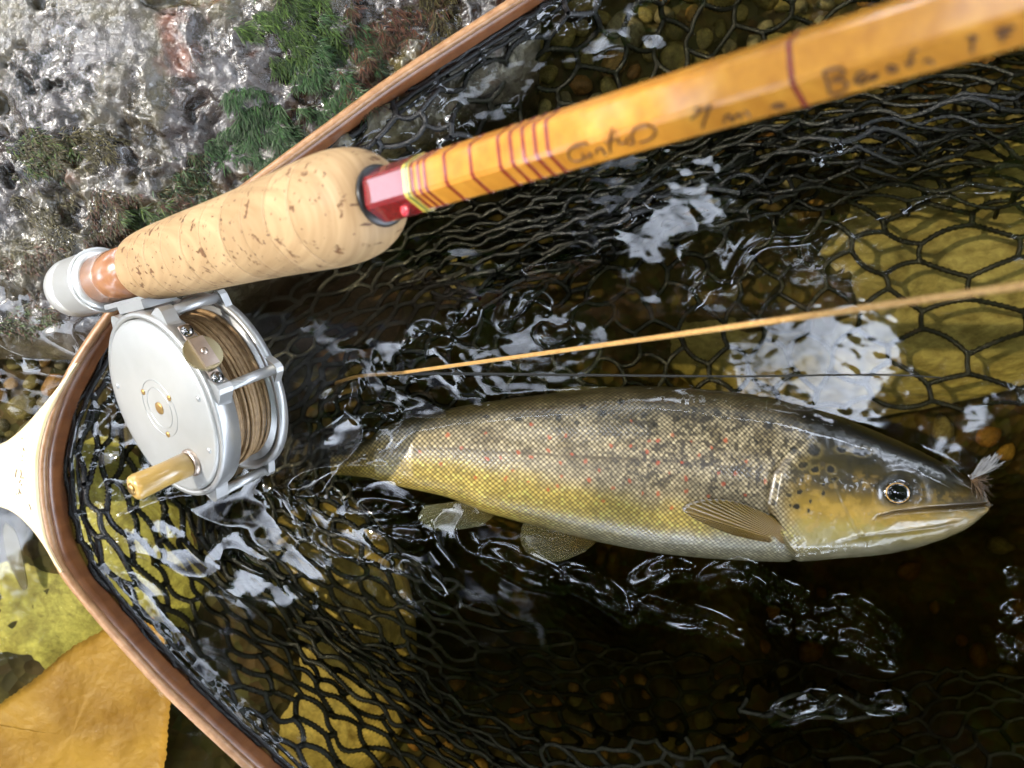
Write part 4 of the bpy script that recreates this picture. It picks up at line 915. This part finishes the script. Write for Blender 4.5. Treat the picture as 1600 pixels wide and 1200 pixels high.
# humps of water over submerged cords
def ridge_(pts, h_, wd, z=0):
    q = spline([P(u, v, 0)[:2] for u, v in pts], 60); dmin = np.full(XS.shape, 1e9); i0 = np.zeros(XS.shape)
    lo = q.min(0)-4*wd; hi = q.max(0)+4*wd; M_ = (XS > lo[0]) & (XS < hi[0]) & (YS > lo[1]) & (YS < hi[1])
    xs = XS[M_]; ys = YS[M_]; dm = np.full(xs.shape, 1e9); ia = np.zeros(xs.shape)
    for i_, (x, y) in enumerate(q):
        d2 = (xs-x)**2+(ys-y)**2; hit = d2 < dm; dm = np.where(hit, d2, dm); ia = np.where(hit, i_/59, ia)
    tap = np.sin(np.pi*np.clip(ia*.9+.05, 0, 1))**.5*(.7+.6*vnoise(ia*6, ia*0+pts[0][0], 9))
    sub[M_] = np.maximum(sub[M_], h_*tap*np.exp(-(dm/(wd*wd))**1.3))
for pts, h_, wd in (([(768, 868), (830, 895), (880, 912)], 2.2, 3.4), ([(890, 903), (940, 925), (985, 960)], 2.4, 3.6), ([(990, 940), (1050, 962), (1100, 970), (1152, 992)], 2.3, 3.4), ([(1000, 912), (1040, 890), (1072, 892)], 2.4, 3.4),
                    ([(1100, 908), (1140, 893), (1180, 902), (1205, 922), (1250, 938)], 2.6, 3.6), ([(1208, 977), (1230, 976)], 1.6, 2.2), ([(1250, 985), (1300, 989)], 1.8, 2.6), ([(1288, 958), (1320, 950), (1362, 970), (1400, 1004)], 2.4, 3.6),
                    ([(1308, 1006), (1338, 1003), (1400, 1032)], 2.2, 3.4), ([(1215, 1116), (1270, 1096), (1312, 1102)], 2.2, 3.4), ([(1362, 1098), (1410, 1094)], 1.8, 2.8), ([(1575, 900), (1590, 905)], 1.6, 2.4), ([(1570, 960), (1600, 955)], 2.0, 3), ([(1565, 1005), (1590, 1020)], 1.8, 2.6),
                    ([(1140, 440), (1165, 395), (1200, 372), (1260, 366), (1330, 340), (1400, 325)], 1.0, 2.2), ([(1400, 330), (1470, 300), (1500, 288), (1560, 290)], 1.0, 2.0), ([(1080, 470), (1100, 440), (1120, 436)], 1.8, 2.6), ([(800, 470), (790, 500), (810, 495), (830, 470), (850, 480)], 2.0, 2.4),
                    ([(700, 500), (720, 505), (735, 485)], 1.8, 2.4), ([(850, 520), (870, 535), (885, 525)], 2.0, 2.6), ([(475, 660), (520, 625), (550, 590)], 2.6, 4.0), ([(550, 590), (575, 640), (610, 650)], 2.4, 3.4), ([(640, 540), (660, 520), (690, 525)], 2.2, 3.2), ([(430, 770), (500, 850), (560, 880)], 2.6, 4.4),
                    ([(560, 800), (640, 800)], 2.2, 3.2), ([(590, 835), (660, 845)], 2.2, 3.2), ([(620, 880), (665, 915), (690, 940)], 2.4, 3.8), ([(110, 620), (150, 600), (200, 640)], 2.0, 3.6), ([(140, 830), (200, 800), (260, 780), (300, 770)], 2.4, 3.4)):
    ridge_(pts, h_, wd)
# meniscus climbing the trout
fh = np.full((ny, nx), -99.0); up = FV2[:, :NU].reshape(-1, 3); fi = np.round((up[:, 0]+212)/ST).astype(int); fj = np.round((up[:, 1]+162)/ST).astype(int); okm = (fi >= 0) & (fi < nx) & (fj >= 0) & (fj < ny)
np.maximum.at(fh, (fj[okm], fi[okm]), up[okm, 2])
em = np.clip((fh+1.5)/2.0, 0, 1)
for _ in range(9): em = np.maximum.reduce([em, .84*np.roll(em, 1, 0), .84*np.roll(em, -1, 0), .84*np.roll(em, 1, 1), .84*np.roll(em, -1, 1)])
near = np.clip(em*1.5, 0, 1); sub = sub*(1-.9*np.clip((fh+3)/3, 0, 1))
for _ in range(4): sub = (4*sub+np.roll(sub, 1, 0)+np.roll(sub, -1, 0)+np.roll(sub, 1, 1)+np.roll(sub, -1, 1))/8
blk = WZ[y0i:y0i+ny, x0i:x0i+nx]
tailzone = sm(640-U[y0i:y0i+ny, x0i:x0i+nx], 0, 60)
blk = blk*(1-.85*near*(1-tailzone)) + 1.1*em*(1-.6*tailzone); WZ[y0i:y0i+ny, x0i:x0i+nx] = blk+sub
n = WZ.size; wv_ = np.stack([X.ravel(), Y.ravel(), WZ.ravel()], 1)
gf = grid_faces(len(wy), len(wx)); NXw, NYw = len(wx), len(wy)
border = np.r_[np.arange(NXw), np.arange(1, NYw)*NXw+NXw-1, (NYw-1)*NXw+np.arange(NXw-2, -1, -1), np.arange(NYw-2, 0, -1)*NXw]
bb = wv_[border].copy(); bb[:, 2] = -900; nb = len(border); q = np.arange(nb); q2 = (q+1) % nb
skirt = np.stack([border[q], n+q, n+q2, border[q2]], 1); cen = np.array([[0, 0, -900.0]])
fan = np.stack([n+q2, n+q, np.full(nb, n+nb), np.full(nb, n+nb)], 1)[:, :3]
m_w = bpy.data.materials.new('clear_stream_water'); m_w.use_nodes = True; t = m_w.node_tree; t.nodes.clear()
out = t.nodes.new('ShaderNodeOutputMaterial'); tr = t.nodes.new('ShaderNodeBsdfTransparent'); gs = t.nodes.new('ShaderNodeBsdfGlossy'); gs.inputs['Roughness'].default_value = 0.045
mxs = t.nodes.new('ShaderNodeMixShader'); ge = t.nodes.new('ShaderNodeNewGeometry'); dp = t.nodes.new('ShaderNodeVectorMath'); dp.operation = 'DOT_PRODUCT'
lk(t, ge.outputs['Normal'], dp.inputs[0]); lk(t, ge.outputs['Incoming'], dp.inputs[1])
def mth(op, a_, b_=None):
    x = t.nodes.new('ShaderNodeMath'); x.operation = op; x.use_clamp = False
    for i_, vv in enumerate((a_, b_)):
        if vv is None: continue
        if isinstance(vv, (int, float)): x.inputs[i_].default_value = vv
        else: lk(t, vv, x.inputs[i_])
    return x.outputs[0]
ab = mth('ABSOLUTE', dp.outputs['Value']); om = mth('SUBTRACT', 1.0, ab); p5 = mth('POWER', om, 5.0); fr_ = mth('MULTIPLY_ADD', p5, 0.965)
t.nodes[-1].inputs[2].default_value = 0.042
lk(t, fr_, mxs.inputs['Fac']); lk(t, tr.outputs[0], mxs.inputs[1]); lk(t, gs.outputs[0], mxs.inputs[2]); lk(t, mxs.outputs[0], out.inputs['Surface'])
va = t.nodes.new('ShaderNodeVolumeAbsorption'); va.inputs['Color'].default_value = (0.62, 0.56, 0.22, 1); va.inputs['Density'].default_value = 17.0
lk(t, va.outputs[0], out.inputs['Volume'])
fl = [tuple(f) for f in skirt]
me_f = np.vstack([gf, skirt])
wobj = ob('water', np.vstack([wv_, bb, cen]), np.vstack([me_f, np.stack([n+q2, n+q, np.full(nb, n+nb), n+q2], 1)[:0]]), m_w, kind='structure', label='clear stream water with glassy ripples round the net', cat='water')
# ------------------------------------------------------------------ overhanging trees mirrored in the water
m_bark = simple('bark', (0.045, 0.035, 0.025), (0.11, 0.09, 0.065), 30, 0.85, bumpd=0.008, bscale=50)
m_leafg = bpy.data.materials.new('green_leaves'); m_leafg.use_nodes = True; t = m_leafg.node_tree; t.nodes.clear()
out = t.nodes.new('ShaderNodeOutputMaterial'); df = t.nodes.new('ShaderNodeBsdfDiffuse'); tl = t.nodes.new('ShaderNodeBsdfTranslucent'); ms = t.nodes.new('ShaderNodeMixShader'); ms.inputs[0].default_value = .5
vc = t.nodes.new('ShaderNodeVertexColor'); vc.layer_name = 'Col'; lk(t, vc.outputs['Color'], df.inputs['Color']); lk(t, vc.outputs['Color'], tl.inputs['Color']); lk(t, df.outputs[0], ms.inputs[1]); lk(t, tl.outputs[0], ms.inputs[2]); lk(t, ms.outputs[0], out.inputs['Surface'])
def leaves(P_, rr, size):
    n = len(P_); nrm_ = rr.normal(size=(n, 3))*0.6+np.array([0, 0, 1.0]); nrm_ /= np.linalg.norm(nrm_, axis=1)[:, None]
    ax = rr.normal(size=(n, 3)); ax -= nrm_*np.sum(ax*nrm_, 1)[:, None]; ax /= np.linalg.norm(ax, axis=1)[:, None]; sd = np.cross(nrm_, ax)
    s = size*rr.uniform(.6, 1.25, n)[:, None]
    V = np.stack([P_-ax*s*.5, P_-ax*s*.1+sd*s*.36-nrm_*s*.08, P_+ax*s*.3+sd*s*.26-nrm_*s*.08, P_+ax*s*.6-nrm_*s*.12, P_+ax*s*.3-sd*s*.26-nrm_*s*.08, P_-ax*s*.1-sd*s*.36-nrm_*s*.08], 1).reshape(-1, 3)
    b0 = np.arange(n)[:, None]*6; Fq = np.vstack([b0+np.array([0, 1, 2, 3]), b0+np.array([0, 3, 4, 5])])
    g = np.stack([rr.uniform(.05, .11, n), rr.uniform(.09, .17, n), rr.uniform(.015, .04, n)], 1); return V, Fq, np.repeat(g, 6, 0)
GAPS = [((.43, .015), .07), ((.33, .0), .035), ((.03, .045), .05), ((-.10, .10), .05), ((-.02, -.04), .035), ((-.26, -.10), .11), ((.62, -.06), .04), ((-.2, .04), .06), ((-.14, -.2), .05), ((.1, -.12), .025), ((-.3, .1), .05), ((-.35, -.22), .05)]
def tree(base, trunk, limbs, spots, label, seed, dens, gaps=True, size=95):
    rr = np.random.default_rng(seed); r0 = root('tree', base, label, 'tree', 'trees overhanging the stream')
    mb = MB(); mb.add(*tube(spline(trunk, 24), np.linspace(130, 60, 24)*(1+.08*rr.normal(size=24)), 12)); ob('trunk', *mb.get(), m_bark, r0)
    for l in limbs: ob('limb', *tube(spline(l, 16), np.linspace(42, 8, 16), 8), m_bark, r0)
    pts = []
    for (c, rad) in spots:
        n = int(dens*rad[0]*rad[1]/1e5); q = rr.normal(size=(n, 3)); q /= np.linalg.norm(q, axis=1)[:, None]; q *= rr.random((n, 1))**.4; pts.append(np.array(c)+q*np.array(rad))
    p = np.vstack(pts); cl_ = fbm(p[:, 0]/420, p[:, 1]/420, seed, 3); p = p[cl_ > .30]
    if gaps:
        dx = p[:, 0]/p[:, 2]; dy = p[:, 1]/p[:, 2]; keepm = np.ones(len(p), bool)
        for (gx, gy), gr in GAPS: keepm &= np.hypot(dx-gx, dy-gy) > gr*(.7+.6*vnoise(dx*9, dy*9, 3))
        p = p[keepm]
    V_, F_, C_ = leaves(p, rr, size); o = ob('crown', V_, F_, m_leafg, r0, smooth=False); set_col(o, C_)
Hh = 3100
tree((1900, -1500, 150), [(1900, -1500, 100), (1800, -1450, 1200), (1500, -1250, 2400), (1300, -1100, 4200)],
     [[(1600, -1300, 2100), (900, -900, 2800), (100, -700, 3100)], [(1500, -1250, 2500), (1200, -300, 3000), (900, 400, 3300)], [(1350, -1150, 3400), (300, -1200, 3900), (-500, -1100, 4100)]],
     [((300, -900, 3100), (1000, 620, 350)), ((1250, -750, 3000), (900, 750, 400)), ((900, 0, 3300), (800, 600, 350)), ((-250, -1100, 3600), (700, 450, 300)), ((1800, -200, 3100), (700, 900, 400)), ((200, -500, 3500), (800, 500, 250)), ((-350, -700, 3900), (450, 500, 250)), ((600, -1500, 3300), (1200, 500, 350))],
     'dark leafy tree leaning over the stream from the shaded bank', 301, 620)
tree((1500, 2300, 250), [(1500, 2300, 200), (1450, 2150, 1500), (1250, 1900, 2800), (1150, 1750, 4400)],
     [[(1400, 2050, 2000), (900, 1300, 3000), (500, 700, 3400)], [(1250, 1900, 2900), (300, 1500, 3500), (-300, 1100, 3800)]],
     [((750, 1150, 3300), (900, 650, 350)), ((100, 900, 3700), (750, 600, 300)), ((1500, 1300, 3300), (800, 800, 400)), ((250, 250, 4000), (600, 400, 250)), ((-1000, 1150, 3600), (950, 750, 250)), ((720, 720, 3450), (480, 380, 200)), ((-150, 700, 3400), (420, 300, 200)), ((-1300, 500, 3900), (500, 350, 200))],
     'leafy tree reaching over the stream from behind the boulder', 302, 520)
# unseen low bough, added to throw shade on the deep pool and rod end
bgp = P(1150, 1110, -40)*1.0; bc = bgp+SUN*1750
tree((-2300, -1500, 300), [(-2300, -1500, 200), (-2250, -1400, 900), (-2100, -1150, 1700), (-2000, -1050, 2900)],
     [[(-2200, -1300, 1100), (-1700, -500, 1230), (bc[0]+120, bc[1]-60, bc[2])], [(-2100, -1150, 1700), (-2300, -700, 2200), (-2400, -500, 2500)]],
     [((bc[0], bc[1], bc[2]), (150, 95, 75)), ((bc[0]+90, bc[1]-60, bc[2]+60), (190, 85, 70)), ((bc[0]-100, bc[1]-160, bc[2]-40), (240, 110, 80)), ((-2350, -700, 2400), (260, 260, 250)), (tuple(P(1560, 40, 212)+SUN*1480), (38, 40, 40)), (tuple(P(1720, 0, 235)+SUN*1480), (60, 60, 50))],
     'streamside tree with one low bough added to shade the deep water', 303, 2600, False, 42)
tree((-1500, -2600, 250), [(-1500, -2600, 200), (-1500, -2400, 1300), (-1400, -2000, 2500), (-1350, -1800, 4000)],
     [[(-1450, -2200, 1900), (-1250, -1400, 2900), (-900, -700, 3400)], [(-1400, -2000, 2500), (-700, -1500, 3200), (-200, -900, 3600)]],
     [((-1150, -1350, 3300), (850, 700, 300)), ((-700, -900, 3600), (700, 480, 250)), ((-1700, -900, 3300), (500, 420, 250)), ((-2200, -1600, 3300), (700, 700, 300)), ((-500, -1500, 3500), (700, 600, 300))],
     'leafy tree spreading over the net handle from across the stream', 304, 520)

# the wooded banks all round (they close off the low sky and are mirrored by the ripples)
def bank_tree(x, y, ht, rad, label, seed, lo=500):
    rr = np.random.default_rng(seed); r0 = root('tree', (x, y, 0), label, 'tree', 'trees on the wooded banks')
    ob('trunk', *tube(spline([(x, y, 100), (x+80, y-50, ht*.45), (x-60, y+40, ht*.85)], 16), np.linspace(150, 50, 16), 10), m_bark, r0)
    n = int(6.5*(ht-lo)*rad/1e4); q = rr.normal(size=(n, 3)); q /= np.linalg.norm(q, axis=1)[:, None]; q *= rr.random((n, 1))**.35
    p = np.array([x, y, (ht+lo)/2])+q*np.array([rad, rad, (ht-lo)/2]); p = p[fbm(p[:, 0]/500+p[:, 2]/300, p[:, 1]/500, seed, 3) > .38]
    V_, F_, C_ = leaves(p, rr, 210); o = ob('crown', V_, F_, m_leafg, r0, smooth=False); set_col(o, C_)
for i, (x, y, ht, rad, lab) in enumerate(((3600, -1800, 6200, 1700, 'tall bushy tree on the bank downstream of the pool'), (4200, 1400, 6500, 1800, 'tall bushy tree past the rod tip'), (1700, 4000, 6500, 1800, 'tall bushy tree behind the boulder bank'),
        (-1500, 4300, 5600, 1700, 'rounded tree upstream behind the boulder'), (1200, -4200, 6500, 1900, 'tall dark tree across the stream'), (-1600, -4000, 5600, 1800, 'rounded tree across the stream by the net handle'),
        (-4600, 2400, 4700, 1600, 'bushy tree upstream of the net behind the boulder'), (-4600, -2300, 4700, 1600, 'bushy tree upstream on the far bank'), (-5400, 100, 4500, 1500, 'bushy tree straight upstream under the sun'))):
    bank_tree(x, y, ht, rad, lab, 400+i)
